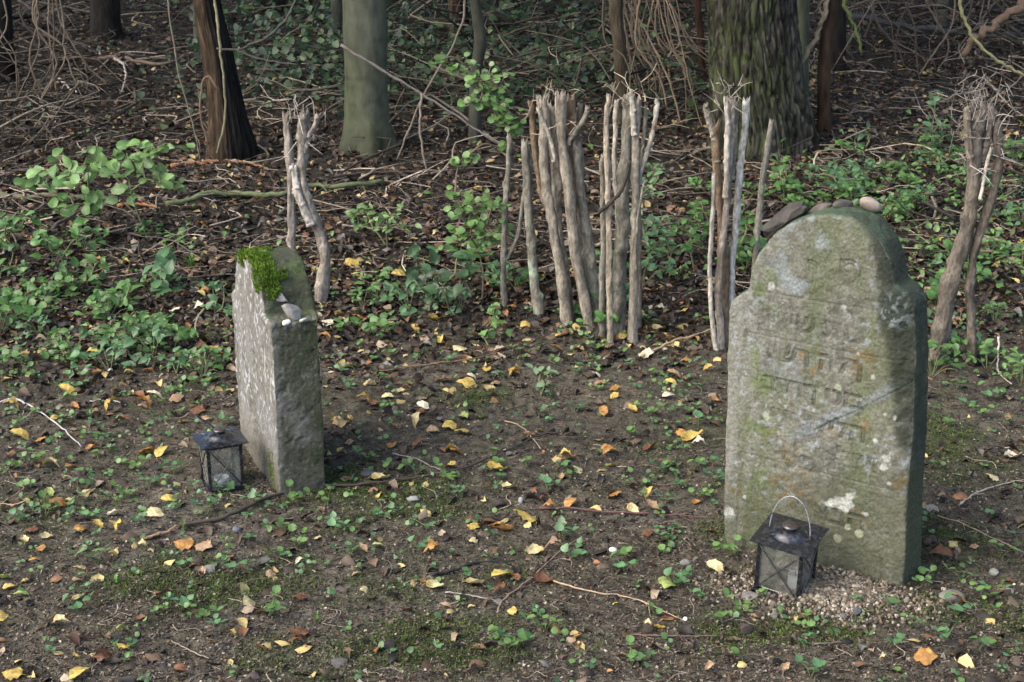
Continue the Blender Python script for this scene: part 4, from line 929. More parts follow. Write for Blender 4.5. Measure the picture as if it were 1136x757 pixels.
def litter():
    rs = np.random.RandomState(21); mb = MB()
    temps = [leaf_t(.5+.12*(k % 3), 4, .5*(-1)**k, (-1)**(k//2)*.5+.1, 'ovate', wav=.35, seed=k) for k in range(8)]
    n = 115000; x, y = wedge_points(n, 2.6, 15, 1.6, 1.0, rs)
    dens = sstep(4.3, 5.2, y+.45*noise2(x, y, 1.3, 3, 77))*.85+.03+.16*sstep(.0, .4, noise2(x, y, 3, 3, 177))*sstep(3.2, 4.2, y)+.01
    keep = rs.rand(n) < dens; x, y = x[keep], y[keep]; n = len(x)
    k = rs.randint(0, 8, n); P = lay(x, y, rs); P[:, 2] += rs.uniform(0, .018, n)*sstep(4.5, 6, y)+.002
    col = BROWNS[rs.choice(10, n, p=[.15, .15, .12, .12, .05, .12, .12, .05, .07, .05])]*(rs.rand(n, 1)**1.6*1.05+.12)
    rar = rs.rand(n) < .035+.04*(y < 5); col[rar] = np.array([(.42, .33, .13)])*rs.uniform(.6, 1.2, (rar.sum(), 1))
    s = rs.uniform(.018, .05, n)
    for i in range(8):
        m = k == i; tv, tq, tc = temps[i]
        scatter(mb, tv-np.array([0, .5, 0]), tq, P[m], rotm(rs.normal(0, .45, m.sum()), rs.normal(0, .45, m.sum()), rs.uniform(0, 6.3, m.sum())), s[m], col[m], tc)
    tag(mb.build('leaf_litter', M_dead), 'matted brown leaf litter covering the slope', 'leaf litter', kind='stuff')
litter()
def twiglets():
    rs = np.random.RandomState(22); mb = MB(); tot = 20000
    x, y = wedge_points(tot, 2.6, 14, 1.2, 1.2, rs)
    far = sstep(4.6, 6.0, y+.4*noise2(x, y, 1.3, 3, 77)); keep = rs.rand(tot) < .16+.84*far; x, y, far = x[keep], y[keep], far[keep]; n = len(x)
    P = lay(x, y, rs); P[:, 2] += .003+rs.exponential(.02, n)*far
    L_ = np.where(far > .5, rs.exponential(.10, n)+.04, rs.uniform(.02, .10, n)); k = rs.randint(0, 10, n)
    col = np.array([.24, .20, .15])*(.1+1.5*rs.rand(n, 1)**2); 
    for i in range(10):
        m = k == i; tv, tq = twig_templ(i, .0075+.005*(i % 3)*.5)
        if i % 2: tv = tv*np.array([2, 1, 1])
        scatter(mb, tv-np.array([0, .5, 0]), tq, P[m], rotm(rs.normal(0, .13, m.sum())*(1+far[m]), rs.normal(0, .1, m.sum()), rs.uniform(0, 6.3, m.sum())), np.minimum(L_[m], .6), col[m])
    tag(mb.build('twig_litter', M_debris), 'countless thin dead twigs strewn over the forest floor', 'twig litter', kind='stuff')
twiglets()
def debris():
    rs = np.random.RandomState(23); mb = MB(); n = 130000
    x, y = wedge_points(n, 2.4, 5.6, 2.0, .6, rs)
    P = lay(x, y, rs); P[:, 2] += .0015
    base = np.array([(.12, .10, .075), (.055, .045, .034), (.20, .165, .12), (.36, .31, .24), (.025, .02, .016), (.15, .09, .05)])
    col = base[rs.choice(6, n, p=[.28, .30, .12, .03, .20, .07])]*rs.uniform(.4, 1.15, (n, 1))
    tv = np.array([(-.5, -.5, 0), (.5, -.35, .15), (.35, .5, .05), (-.4, .45, .2)]); tq = np.array([(0, 1, 2, 3)])
    a = rs.rand(n) < .5
    sc = np.where(a[:, None], np.stack([rs.uniform(.0012, .0025, n), rs.uniform(.006, .022, n), np.full(n, .003)], 1), rs.uniform(.003, .008, (n, 1))*np.ones((1, 3)))
    # needles and crumbs: scale before turning
    Mr = rotm(rs.normal(0, .35, n), rs.normal(0, .35, n), rs.uniform(0, 6.3, n))
    v = np.einsum('mij,mnj->mni', Mr, tv[None]*sc[:, None, :])+P[:, None]
    q = (tq[None]+(np.arange(n)*4)[:, None, None]).reshape(-1, 4)
    mb.add(v.reshape(-1, 3), q=q, c=np.repeat(col, 4, 0))
    # clods
    import bmesh
    bm = bmesh.new(); bmesh.ops.create_icosphere(bm, subdivisions=1, radius=.5); iv = np.array([w.co[:] for w in bm.verts]); it = np.array([[w.index for w in f.verts] for f in bm.faces]); bm.free()
    n = 14000; x, y = wedge_points(n, 2.4, 5.4, 2.0, .6, rs); P = lay(x, y, rs)
    scatter(mb, iv*np.array([1, .8, .7]), it, P, rotm(rs.uniform(0, 6, n), rs.uniform(0, 6, n), rs.uniform(0, 6, n)), rs.exponential(.0028, n)+.003, np.array([.055, .048, .036])*rs.uniform(.4, 1.8, (n, 1)))
    tag(mb.build('soil_crumbs', M_debris, smooth=False), 'crumbs of soil, needles and bark bits on the bare ground', 'soil crumbs', kind='stuff')
    # gravel
    mb = MB(); n = 6500; gc = np.array([c3[0]+.07, c3[1]-.03])
    th = rs.uniform(0, 6.3, n); rr_ = np.abs(rs.normal(0, .55, n))
    x = gc[0]+.02+rr_*np.cos(th)*.22+rs.normal(0, .02, n); y = gc[1]+rr_*np.sin(th)*.13-.35*(x-gc[0])*.6
    P = lay(x, y, rs); P[:, 2] += rs.uniform(0, .004, n)
    gcol = np.array([(.17, .145, .105), (.11, .09, .062), (.29, .26, .20), (.06, .05, .037), (.145, .11, .072)])
    scatter(mb, iv*np.array([1, .85, .75]), it, P, rotm(rs.uniform(0, 6, n), rs.uniform(0, 6, n), rs.uniform(0, 6, n)), rs.gamma(5, .0014, n)+.002, gcol[rs.randint(0, 5, n)]*rs.uniform(.6, 1.2, (n, 1)))
    n = 900; x = c2[0]+.06+rs.normal(0, .07, n); y = c2[1]-.01+rs.normal(0, .045, n); P = lay(x, y, rs)
    scatter(mb, iv*np.array([1, .85, .75]), it, P, rotm(rs.uniform(0, 6, n), rs.uniform(0, 6, n), rs.uniform(0, 6, n)), rs.uniform(.004, .008, n), gcol[rs.randint(0, 5, n)]*rs.uniform(.5, 1.0, (n, 1)))
    tag(mb.build('gravel', M_rock), 'pale beige fine gravel heaped around the lanterns', 'gravel', kind='stuff')
debris()
def moss_stuff():
    rs = np.random.RandomState(24); mb = MB(); n = 260000
    x, y = wedge_points(n, 2.4, 5.6, 2.0, .5, rs); m = moss(x, y); keep = rs.rand(n) < m**1.3; x, y = x[keep], y[keep]; n = len(x)
    P = lay(x, y, rs); tv = np.array([(-.22, 0, 0), (.22, 0, 0), (.08, .1, 1), (-.08, .1, 1)]); tq = np.array([(0, 1, 2, 3)])
    hue = noise2(x, y, 6, 3, 44)[:, None]
    col = (np.array([.052, .078, .018])*(1-.5*(hue+.3).clip(0, 1))+np.array([.05, .08, .02])*.3)*rs.uniform(.4, 1.5, (n, 1))
    scatter(mb, tv, tq, P, rotm(rs.normal(0, .7, n), rs.normal(0, .7, n), rs.uniform(0, 6.3, n)), rs.uniform(.004, .010, n), col)
    tag(mb.build('moss', M_moss, smooth=False), 'short green moss in patches on the soil', 'moss', kind='stuff')
moss_stuff()

# ------------------------------------------------------------------ individual fallen leaves
KC = {'y': (.46, .34, .085), 'p': (.48, .42, .21), 'c': (.56, .51, .36), 'o': (.33, .175, .05), 'r': (.14, .065, .03), 'g': (.25, .32, .09), 'k': (.31, .21, .12)}
KN = {'y': 'yellow', 'p': 'pale yellow', 'c': 'cream', 'o': 'orange', 'r': 'rust brown', 'g': 'yellow-green', 'k': 'peach brown'}
LM = [('the left lantern', (c2[0], c2[1])), ('the right lantern', (c3[0], c3[1])), ('the low headstone', (A[0]+.1, A[1]+.15)), ('the foot of the tall headstone', ((p0[0]+p1[0])/2+.1, (p0[1]+p1[1])/2))]
for nm, px, py in (('the short black twig', 525, 632), ('the reddish twig', 690, 572), ('the white pebble', 680, 611), ('the slender hedge clump', 692, 376), ('the lichen-footed stem', 597, 350), ('the leftmost hedge stem', 559, 340), ('the forked stump', 346, 336),
                   ('the whitish cut shrub', 800, 388), ('the right double-stemmed shrub', 1055, 402), ('the pale grey curved twig', 60, 472), ('the hooked tan twig', 197, 372), ('the dark flat stone', 408, 524), ('the grey-green angular stone', 459, 553),
                   ('the sunk flat stone', 1055, 662), ('the tan curving twig', 690, 665), ('the lower left picture corner', 20, 740), ('the lower right picture corner', 1120, 740), ('the mossy green branch', 300, 223), ('the whitish bank pebble', 129, 375),
                   ('the thick oak', 843, 160), ('the smooth beech', 408, 166), ('the leaning trunk', 256, 174), ('the pale forked twig', 1100, 545), ('the big orange leaf pair', 570, 585)):
    g = G(px, py); LM.append((nm, (g[0], g[1])))
RANK = {}
ORD = ['nearest', 'second nearest', 'third nearest', 'fourth nearest', 'fifth nearest', 'sixth nearest', 'seventh nearest', 'eighth nearest', 'ninth nearest', 'tenth nearest', 'eleventh nearest', 'twelfth nearest', 'thirteenth nearest', 'fourteenth nearest', 'fifteenth nearest']
def label_all(items, noun, group):
    """items: (obj, x, y, adjective). Labels by adjective, nearest landmark and rank of nearness."""
    b = {}
    for o, x, y, adj in items:
        dd = [math.hypot(x-p[1][0], y-p[1][1]) for p in LM]; i = int(np.argmin(dd)); b.setdefault((adj, i), []).append((dd[i], o))
    for (adj, i), l in b.items():
        l.sort(key=lambda t: t[0])
        for k, (_, o) in enumerate(l):
            o['label'] = f'{adj} {noun}, {ORD[min(k, 14)]} of its colour to {LM[i][0]}'; o['group'] = group
leafmesh = {}
def lm(kind, k):
    if (kind, k) not in leafmesh:
        tv, tq, tc = leaf_t([.66, .5, .78, .48][k], 9, [.25, .7, -.3, .5][k], [.5, -.7, .6, 1.2][k], 'ovate', wav=[.20, .30, .24, .36][k], nw=4, twist=[.3, .8, -.7, .9][k], seed=k+3)
        tv = tv-np.array([0, .5, 0]); tv[:, 2] -= tv[:, 2].min()*.6
        c = np.array(KC[kind])[None]*tc[:, None]*(1+.18*np.random.RandomState(k).normal(size=(len(tv), 1)))
        bl = sstep(.1, .35, fbm(np.column_stack([tv[:, 0]*3, tv[:, 1]*3, np.full(len(tv), k*3.1)]), 1.5, 3, 5+k)+.35*(np.abs(tv[:, 1]) > .38)); c = mixc(c, np.array(KC[kind])*np.array([.55, .42, .4]), .7*bl)
        if kind in 'yp' and k % 2: c[tv[:, 1] < -.2] = c[tv[:, 1] < -.2]*.6+np.array([.3, .2, .03])*.4
        mb = MB().add(tv, q=tq, c=c); mb.add(*tube([(0, -.5, tv[1, 2]), (.03, -.68, .02)], .012, 4), c=np.array(KC[kind])*.6)
        o = mb.build('fallen_leaf', M_dead); leafmesh[(kind, k)] = o.data; bpy.data.objects.remove(o)
    return leafmesh[(kind, k)]
LV = '''57,523,p,22 78,521,o,14 55,551,g,17 64,562,o,20 26,602,p,16 34,593,r,16 51,598,p,14 45,614,o,16 38,625,o,11 89,589,o,13 110,586,y,16 126,573,c,16 133,590,y,20 171,575,p,20 187,558,y,16 180,505,y,18 163,507,o,20 158,607,p,11
204,609,o,22 227,610,k,20 3,644,g,14 88,634,p,12 88,667,p,13 69,695,p,20 24,665,g,16 2,688,y,14 136,707,g,20 136,722,y,16 85,731,y,10 14,753,y,22 88,753,y,24 112,733,r,22 275,673,p,17 257,710,y,13 330,707,r,24 328,717,r,16 333,626,c,11 333,669,r,16 157,691,r,14 86,648,k,12
503,504,o,18 500,521,y,16 505,533,g,13 423,534,p,20 552,524,y,22 627,512,y,16 675,502,o,17 680,518,o,12 563,545,p,16 622,532,k,13 421,553,y,9 581,580,y,27 559,590,o,25 525,588,y,13 525,603,p,10 480,616,o,20 417,611,g,15 402,612,k,16 483,653,p,19 528,651,p,20 557,645,y,26 572,645,r,14 602,649,r,24 553,660,r,22 593,615,p,20 615,611,k,19 495,676,k,11 568,683,y,11 617,701,o,16 732,700,y,14 718,696,p,10 739,652,g,20 703,571,p,18 724,566,k,20 682,555,o,17 716,551,y,17 633,564,o,16 609,567,o,14 718,595,r,12 627,660,r,7
510,391,p,17 500,387,o,12 483,356,y,18 460,367,y,12 442,308,y,15 390,296,y,17 397,355,o,12 430,443,p,13 457,473,p,20 514,466,g,16 533,466,g,16 517,429,y,20 523,422,c,12 540,415,y,14 550,429,k,12 572,418,y,14 469,454,c,14 466,462,r,14 498,477,y,17 512,483,y,17 502,504,y,16 660,420,c,13 741,443,c,14 682,434,o,12 744,429,y,13 669,460,o,15 701,458,y,16 682,442,y,11 588,485,k,14 675,504,o,15 744,377,y,11 720,374,k,14 717,396,c,16 691,377,y,12 493,427,r,17 402,446,y,14 435,497,o,15 464,497,r,18 389,468,y,9 620,375,y,9 415,452,r,14 480,480,k,14
108,417,o,13 12,456,y,17 22,488,y,22 74,438,y,20 127,454,y,20 156,455,o,24 171,443,c,18 196,446,k,16 137,475,r,20 84,454,o,12 103,394,y,14 239,394,y,17 212,375,c,12 195,348,c,14 222,346,c,14 146,441,p,10 73,355,o,11 101,499,o,12 46,492,o,13 220,460,r,16 203,471,o,10 165,379,k,13 252,396,o,8 227,327,o,12 139,296,y,12 368,315,y,10 364,363,c,14 375,470,k,12 378,503,y,9 160,453,k,14 96,366,g,12
793,633,p,20 1026,736,o,24 1062,669,o,24 1043,622,r,27 1124,509,c,22 1100,534,p,14 773,561,o,12 787,743,k,14 787,412,y,13 794,447,o,12 1088,420,p,9 790,594,r,10 769,489,y,26 775,495,c,14 757,484,o,14 722,500,r,16 760,402,o,10 836,690,k,10 1110,660,k,12 1080,610,k,10 640,524,p,12 604,556,r,10 655,545,r,10 700,620,r,11 352,600,p,9 300,640,k,11 395,640,k,9 450,680,r,10 640,720,r,13 690,730,k,11 870,745,k,14 980,735,p,10 1100,716,r,12 420,725,r,12 200,745,r,14 45,700,k,10'''.split()
items = []; rs = np.random.RandomState(77)
def place_leaf(px, py, kd, sz, g=None):
    g = G(px, py) if g is None else g; m = mpp(g[1], 0); k = rs.randint(4)
    o = bpy.data.objects.new('fallen_leaf', lm(kd, k)); COL.objects.link(o); o['category'] = 'leaf'
    s = sz*m*1.12; o.scale = (s, s, s)
    o.rotation_euler = (rs.normal(.12, .25), rs.normal(0, .28), rs.choice([1.57, -1.57])+rs.normal(0, .6)); o.location = (g[0], g[1], g[2]+.10*s+.003)
    items.append((o, g[0], g[1], KN[kd]))
for s in LV:
    a, b, kd, sz = s.split(','); place_leaf(float(a), float(b), kd, float(sz))
pts_used = len(items)
for i in range(112):
    px = rs.uniform(0, 1136); py = rs.uniform(150, 430) if rs.rand() < .85 else rs.uniform(430, 750)
    if 800 < px < 1032 and py > 235: continue
    kd = 'yypcokrrko'[rs.randint(10)]; sz = np.interp(py, [150, 400, 750], [7, 12, 13])*rs.uniform(.7, 1.25); place_leaf(px, py, kd, sz)
label_all(items, 'fallen leaf', 'fallen leaves on the forest floor')

# ------------------------------------------------------------------ green plants
GREEN = np.array([.062, .135, .032]); BLUEG = np.array([.072, .15, .060]); LIGHTG = np.array([.108, .20, .055])
def plant_leaves(mb, pos, size, rs, col, templ, face=0.75, tiltr=.35):
    n = len(pos); tv, tq, tc = templ
    # leaf normals lean from straight up towards the open side
    rx = rs.normal(.0, tiltr, n); ry = rs.normal(0, tiltr, n); rz = rs.uniform(0, 6.3, n)
    Mr = rotm(rx, ry, rz); lean = np.array(Euler((face, 0, 0)).to_matrix()); Mr = np.einsum('ij,mjk->mik', lean, Mr)
    scatter(mb, tv-np.array([0, .45, 0]), tq, pos, Mr, size, np.asarray(col)*rs.uniform(.7, 1.3, (n, 1)), tc)
T_ov = leaf_t(.70, 5, .3, .3, 'heart', nw=4, wav=.13, seed=1); T_el = leaf_t(.5, 5, .2, .3, 'ovate', nw=2, seed=2); T_rd = leaf_t(.95, 5, .15, .2, 'round', nw=2, seed=3)
def plant(label, base, clusters, leafpx, col, templ=T_ov, cat='plant', name='wild_plant', seed=0, face=.55, group=None, sw=2.2, dyj=.08, stemcol=(.12, .13, .06), fill=1.25):
    rs = np.random.RandomState(seed+1000); g = G(*base); root = empty(name, g, label, cat, group)
    tips = []
    clusters = [(a_, b_, int(round(n_*fill)), c_, d_) for a_, b_, n_, c_, d_ in clusters]
    for (px, py, n, sx, sy) in sorted(clusters, key=lambda q: math.hypot(q[0]-base[0], q[1]-base[1])):
        Y = g[1]+rs.uniform(-dyj, dyj); c = V(px, py, Y); m = mpp(Y)
        gz = ground(c[0], c[1])[0]
        if c[2] < gz+.02: c = G(px, py); c[2] += .03; Y = c[1]
        root_p = g
        if tips:
            A_ = np.array(tips); dd = np.linalg.norm(A_-c, axis=1)+.35*np.linalg.norm(A_-g, axis=1); root_p = A_[int(np.argmin(dd))]
            if np.linalg.norm(root_p-c) > np.linalg.norm(g-c)*.8: root_p = g
        mid = (root_p+c)/2+np.array([0, 0, .18*abs(c[0]-root_p[0])+.005])+rs.normal(0, .008, 3)
        Pm = smoothpath([root_p, mid, c], 14); tips.extend([Pm[7], Pm[-1]]); Pm[:, 2] = np.maximum(Pm[:, 2], ground(Pm[:, 0], Pm[:, 1])+.003)
        mb = MB().add(*tube(Pm, sw*m/2*np.linspace(1, .5, 14), 6), c=stemcol)
        pos = c+np.stack([rs.normal(0, sx*m*.5, n), rs.normal(0, sx*m*.4, n), rs.normal(0, sy*m*.5, n)], 1)
        for p_ in pos: mb.add(*tube(np.array([c+(p_-c)*.1, (c+p_)/2+np.array([0, 0, -.004]), p_]), sw*m*.18, 4, False), c=stemcol)
        o = mb.build('stem', M_twig, root); world_child(o, root)
        lb = MB(); pos[:, 2] = np.maximum(pos[:, 2], ground(pos[:, 0], pos[:, 1])+.008)
        plant_leaves(lb, pos, leafpx*m*rs.uniform(.65, 1.2, n), rs, col, templ, face)
        o = lb.build('foliage', M_leaf, root); world_child(o, root)
    return root
plant('large pale-leaved arching shoot on the upper left bank', (165, 268), [(30,202,4,20,10),(63,176,2,10,6),(78,177,1,6,4),(50,200,4,18,12),(70,195,5,22,16),(100,172,4,16,10),(98,190,6,26,16),(118,185,5,20,14),(145,178,5,22,16),(160,172,5,18,14),(175,168,5,18,12),(198,164,3,16,8),(130,176,4,20,12),(88,205,4,20,12),(150,192,4,20,10),(70,225,4,18,14),(68,235,3,14,8),(100,228,4,16,10),(118,222,5,20,12),(145,212,4,18,10),(178,204,4,20,8),(195,206,4,18,8),(178,190,3,14,8)], 16.5, LIGHTG*1.05, T_ov, seed=1, face=.75, fill=1.15)
plant('trailing leafy weed at the left frame edge', (10, 300), [(8,248,7,18,12),(25,250,6,20,10),(12,270,5,14,12),(18,295,6,16,14),(3,310,4,10,14),(35,243,4,12,8)], 12, GREEN*1.1, seed=2)
plant('many-leaved weed spreading over the left bank', (70, 330), [(50,265,7,18,12),(58,280,6,18,10),(85,265,6,16,14),(90,250,5,12,12),(75,300,8,22,14),(60,318,7,20,12),(88,318,7,18,14),(45,322,6,18,12),(110,290,5,14,10),(100,312,6,16,12),(28,338,6,18,10),(10,340,5,14,10)], 13, GREEN*1.15, seed=3)
plant('tall weed with broad bluish leaves on the left bank', (178, 330), [(190,282,3,14,10),(180,293,4,14,10),(184,312,4,14,10),(168,300,2,10,8),(176,320,3,14,8)], 18, BLUEG*1.0, seed=4)
plant('drooping bluish weed left of the low headstone', (238, 350), [(236,318,4,14,8),(248,322,4,12,10),(240,338,4,14,10),(253,345,4,10,10)], 12, BLUEG*.95, seed=5)
plant('low nettle patch in the middle of the left bank', (125, 350), [(105,345,5,16,10),(120,338,7,20,10),(140,330,6,18,10),(142,318,4,12,10),(118,330,7,20,8)], 14, GREEN*1.2, seed=6)
plant('leafy weed between moss stone and left bank', (150, 385), [(140,360,6,18,10),(150,345,5,14,10),(135,378,6,20,8),(165,358,6,16,8),(155,378,5,14,8),(125,372,5,14,6)], 10, GREEN*1.1, seed=7)
plant('small-leaved weed low on the left bank', (75, 400), [(68,365,6,18,8),(60,375,5,16,8),(80,385,7,18,8),(90,392,6,16,8),(95,372,5,14,8),(72,402,5,16,6)], 10, GREEN*1.15, seed=8)
plant('small weed with rounded leaves beside the tan hooked twig', (196, 415), [(190,400,4,10,8),(205,398,4,10,8),(193,412,3,8,6),(170,408,3,10,6)], 11, BLUEG, seed=9)
plant('green weeds left of the rose bush', (430, 275), [(392,238,6,14,10),(405,234,6,14,8),(420,240,7,18,10),(440,238,6,16,10),(450,250,5,14,8),(398,250,4,10,6),(430,252,4,14,8)], 10, LIGHTG, T_el, seed=10)
rose = plant('wild rose bush with thin shoots and tiny leaves left of the hedge', (535, 335), [
    (490,66,5,14,6),(500,78,5,14,8),(515,72,4,12,8),(525,85,8,18,10),(540,88,9,16,10),(535,100,9,18,8),(552,98,8,14,10),(545,112,9,18,10),(560,120,8,16,10),(555,135,8,14,10),(570,145,5,12,10),(530,115,6,14,8),(575,130,4,8,8),
    (510,180,5,10,8),(520,172,5,10,8),(558,165,4,10,8),(505,215,6,14,8),(515,235,9,18,12),(535,230,9,18,14),(548,225,8,14,10),(520,250,9,20,12),(540,250,10,20,12),(545,265,9,18,10),(530,275,7,16,8),(512,262,6,14,8)], 9.0, LIGHTG*.95, T_rd, 'bush', 'rose_bush', seed=11, fill=1.9, sw=2.5, stemcol=(.12, .09, .06))
plant('dark broad-leaved bramble below the rose bush', (500, 350), [(470,285,5,16,10),(485,305,5,18,10),(462,300,4,12,10),(510,285,3,14,10),(525,290,3,14,10),(520,305,3,12,8),(495,320,4,14,8),(480,322,3,12,8)], 17, BLUEG*.55, seed=12)
plant('young bright green seedling in front of the leftmost hedge stem', (542, 385), [(545,345,3,8,6),(552,357,3,8,6),(540,370,2,8,5),(560,378,2,8,4),(536,382,2,8,4),(549,343,2,8,5)], 12, LIGHTG*1.1, seed=13)
plant('elder shoot with blue-green leaflets between the hedge clumps', (715, 318), [(695,235,7,16,8),(712,240,8,18,8),(728,248,9,20,8),(735,258,8,18,8),(715,262,9,20,8),(740,268,7,14,8),(722,278,8,18,8),(745,280,7,14,8),(720,292,7,16,8),(738,298,6,14,8),(725,205,5,14,8),(730,195,3,10,6),(718,212,4,12,8)], 10, BLUEG*1.2, T_el, seed=14)
plant('leafy weeds behind the whitish cut shrub', (770, 300), [(762,245,8,20,8),(780,235,7,16,8),(752,252,7,16,8),(770,262,7,16,8),(785,250,6,14,8),(775,225,5,14,8),(760,275,6,14,8)], 10, GREEN*1.2, seed=15)
plant('broad-leaved weed between whitish shrub and tall headstone', (828, 300), [(825,252,5,12,12),(822,270,5,12,12),(828,240,4,10,10),(835,262,4,10,10),(826,284,4,10,8)], 15, GREEN*1.3, T_el, seed=16)
plant('leafy weeds in front of the mossy oak foot', (870, 225), [(850,212,6,18,8),(870,208,7,18,8),(890,215,7,18,8),(910,218,6,16,8),(860,198,3,12,6),(868,190,3,10,6)], 10, GREEN*1.15, seed=17)
plant('single big leaf shoot at the foot of the mossy oak', (866, 175), [(868,162,2,8,4),(858,160,2,8,4),(848,170,2,8,4)], 12, GREEN, T_el, seed=18)
plant('faded blue-green seedling right of the oak', (1040, 165), [(1036,108,3,12,6),(1042,112,2,10,6),(1030,115,2,8,6),(1045,140,5,16,6),(1035,148,4,14,6),(1055,150,4,14,6),(1040,160,4,14,6)], 11, BLUEG*.8, T_el, seed=19)
plant('lone blue-green weed left of the right shrub top', (960, 165), [(956,148,3,10,5),(966,150,2,8,5),(962,143,2,8,4)], 11, BLUEG*.8, T_el, seed=20)
# grass-like tuft and the strap leaf
def grass(px, py, n, hpx, label, seed=0, col=(.10, .20, .04)):
    rs = np.random.RandomState(seed); g = G(px, py); m = mpp(g[1], 0); mb = MB()
    for i in range(n):
        a = rs.uniform(0, 6.3); h = hpx*m*rs.uniform(.6, 1.2); sp = h*rs.uniform(.2, .9)
        s = g+np.array([rs.normal(0, .006), rs.normal(0, .006), 0]); Pm = smoothpath([s, s+np.array([math.cos(a)*sp*.3, math.sin(a)*sp*.3, h*.65]), s+np.array([math.cos(a)*sp, math.sin(a)*sp, h*.75])], 6)
        w = .0028*np.array([1, 1, .9, .7, .45, .1]); sd = np.array([-math.sin(a), math.cos(a), 0])
        v = np.concatenate([Pm-sd*w[:, None], Pm+sd*w[:, None]]); q = [(k, k+1, k+7, k+6) for k in range(5)]; mb.add(v, q=q, c=np.array(col)*rs.uniform(.7, 1.3))
    return tag(mb.build('grass_tuft', M_leaf), label, 'grass')
grass(213, 300, 26, 22, 'small tuft of bright grass on the left bank', 1); grass(128, 648, 5, 16, 'few short grass blades in the moss by the lower left', 2); grass(205, 590, 5, 16, 'thin grass blades beside the left lantern leaves', 3)
grass(948, 697, 3, 30, 'three strap-like green blades growing from the gravel edge', 4, (.11, .2, .05)); grass(352, 690, 4, 12, 'short grass blades among the brown lower leaves', 5)
plant('limp pale green weed lying before the hedge', (600, 440), [(595,410,2,12,5),(603,412,2,12,5),(598,428,2,10,5),(612,415,2,10,4)], 17, (.16, .24, .13), T_el, seed=21)

# seedlings: five prototypes with round paired leaves
def seedling_mesh(k):
    rs = np.random.RandomState(60+k); mb = MB(); n = [2, 4, 5, 7, 9][k]
    for j in range((n+1)//2):
        a = rs.uniform(0, 6.3); rd = .012+.010*j*rs.uniform(.6, 1.2); h = .018+.006*j*rs.uniform(.5, 1.3); c = np.array([math.cos(a)*rd, math.sin(a)*rd, h])
        mb.add(*tube(smoothpath([(0, 0, -.005), c*np.array([.4, .4, .7]), c], 5), .0008, 4, False), c=(.12, .15, .05))
        lv = leaf_t(.95, 5, .15, .15, 'heart' if k % 2 else 'round', nw=4, seed=j)
        for sg in (0, math.pi):
            if sg and 2*j+1 >= n: continue
            s = rs.uniform(.014, .022)*(1.15 if k > 2 else 1); an = a+math.pi/2+sg+rs.normal(0, .3)
            M_ = rotm(np.array([rs.normal(.35, .2)]), np.array([rs.normal(0, .2)]), np.array([an])); scatter(mb, lv[0], lv[1], c[None], M_, np.array([s]), (BLUEG*1.15 if k % 2 else LIGHTG)[None]*rs.uniform(.8, 1.2), lv[2])
    o = mb.build('seedling', M_leaf); me = o.data; bpy.data.objects.remove(o); return me
SM = [seedling_mesh(k) for k in range(5)]
SD = '''22,548 30,540 19,576 51,571 93,552 77,512 137,553 155,548 178,535 192,524 196,566 251,548 285,559 323,559 335,556 318,590 254,600 275,598 230,569 364,562 373,588 337,603 263,632 220,686 300,681 251,700 201,676 53,724 105,653 34,661 148,578 108,624
409,512 430,523 450,523 462,526 545,507 583,516 493,533 512,550 617,521 632,530 608,543 413,571 437,569 462,578 466,609 625,595 638,617 732,612 742,602 689,622 694,634 512,645 737,557 751,531 753,648 605,700 562,719 572,720 725,682 700,737 387,619 546,515 404,580
795,612 808,616 777,665 848,662 821,681 794,693 825,734 897,696 907,710 893,720 912,744 957,670 981,672 1010,693 1050,710 1060,683 1012,640 1022,648 1088,657 1103,665 1067,645 1106,677 983,717 993,751 1129,597 1110,617 790,514 770,518 763,549 792,533 790,552 792,564 838,629 900,750 1085,720
60,430 75,442 90,430 118,440 180,440 195,435 210,425 225,430 240,420 250,436 200,460 170,462 95,486 110,510 20,470 40,510 130,500 145,520 230,500 60,505 15,520 85,535 210,540 165,540 100,575 235,560 270,575
400,385 410,400 430,395 445,410 395,410 420,420 455,400 500,400 520,415 540,400 560,420 580,400 600,420 615,405 640,415 660,400 560,440 610,440 605,455 620,450 700,405 725,415 740,400 765,420 760,445 775,470 720,460 700,480 760,500 740,520 480,380 465,395 385,430 375,400 690,395 650,385 1045,470 1070,450 1095,440 1090,460 1120,470 1110,440 1060,430 1040,520'''.split()
sit = []; rs = np.random.RandomState(78)
def place_seed(g, k, s):
    o = bpy.data.objects.new('seedling', SM[k]); COL.objects.link(o); o['category'] = 'seedling'; o.location = g; o.scale = (s, s, s); o.rotation_euler = (rs.normal(0, .1), rs.normal(0, .1), rs.uniform(0, 6.3))
    sit.append((o, g[0], g[1], ['two-leaved yellow-green', 'four-leaved blue-green', 'five-leaved light green', 'bushy blue-green', 'bushy light green'][k]))
for s in SD:
    a, b = map(float, s.split(',')); place_seed(G(a, b+3), rs.choice(5, p=[.12, .28, .2, .25, .15]), rs.uniform(.75, 1.15))
for i in range(118):
    px = rs.uniform(0, 1136); py = rs.uniform(290, 480) if rs.rand() < .8 else rs.uniform(480, 750)
    if px < 430 and rs.rand() < .3: py = rs.uniform(360, 500)
    if 795 < px < 1035 and py > 235: continue
    place_seed(G(px, py), rs.randint(1, 5), rs.uniform(.6, 1.05))
label_all(sit, 'seedling', 'seedlings growing on the soil')
for o, x, y, a in sit: o['label'] = o['label'].replace('of its colour', 'such')

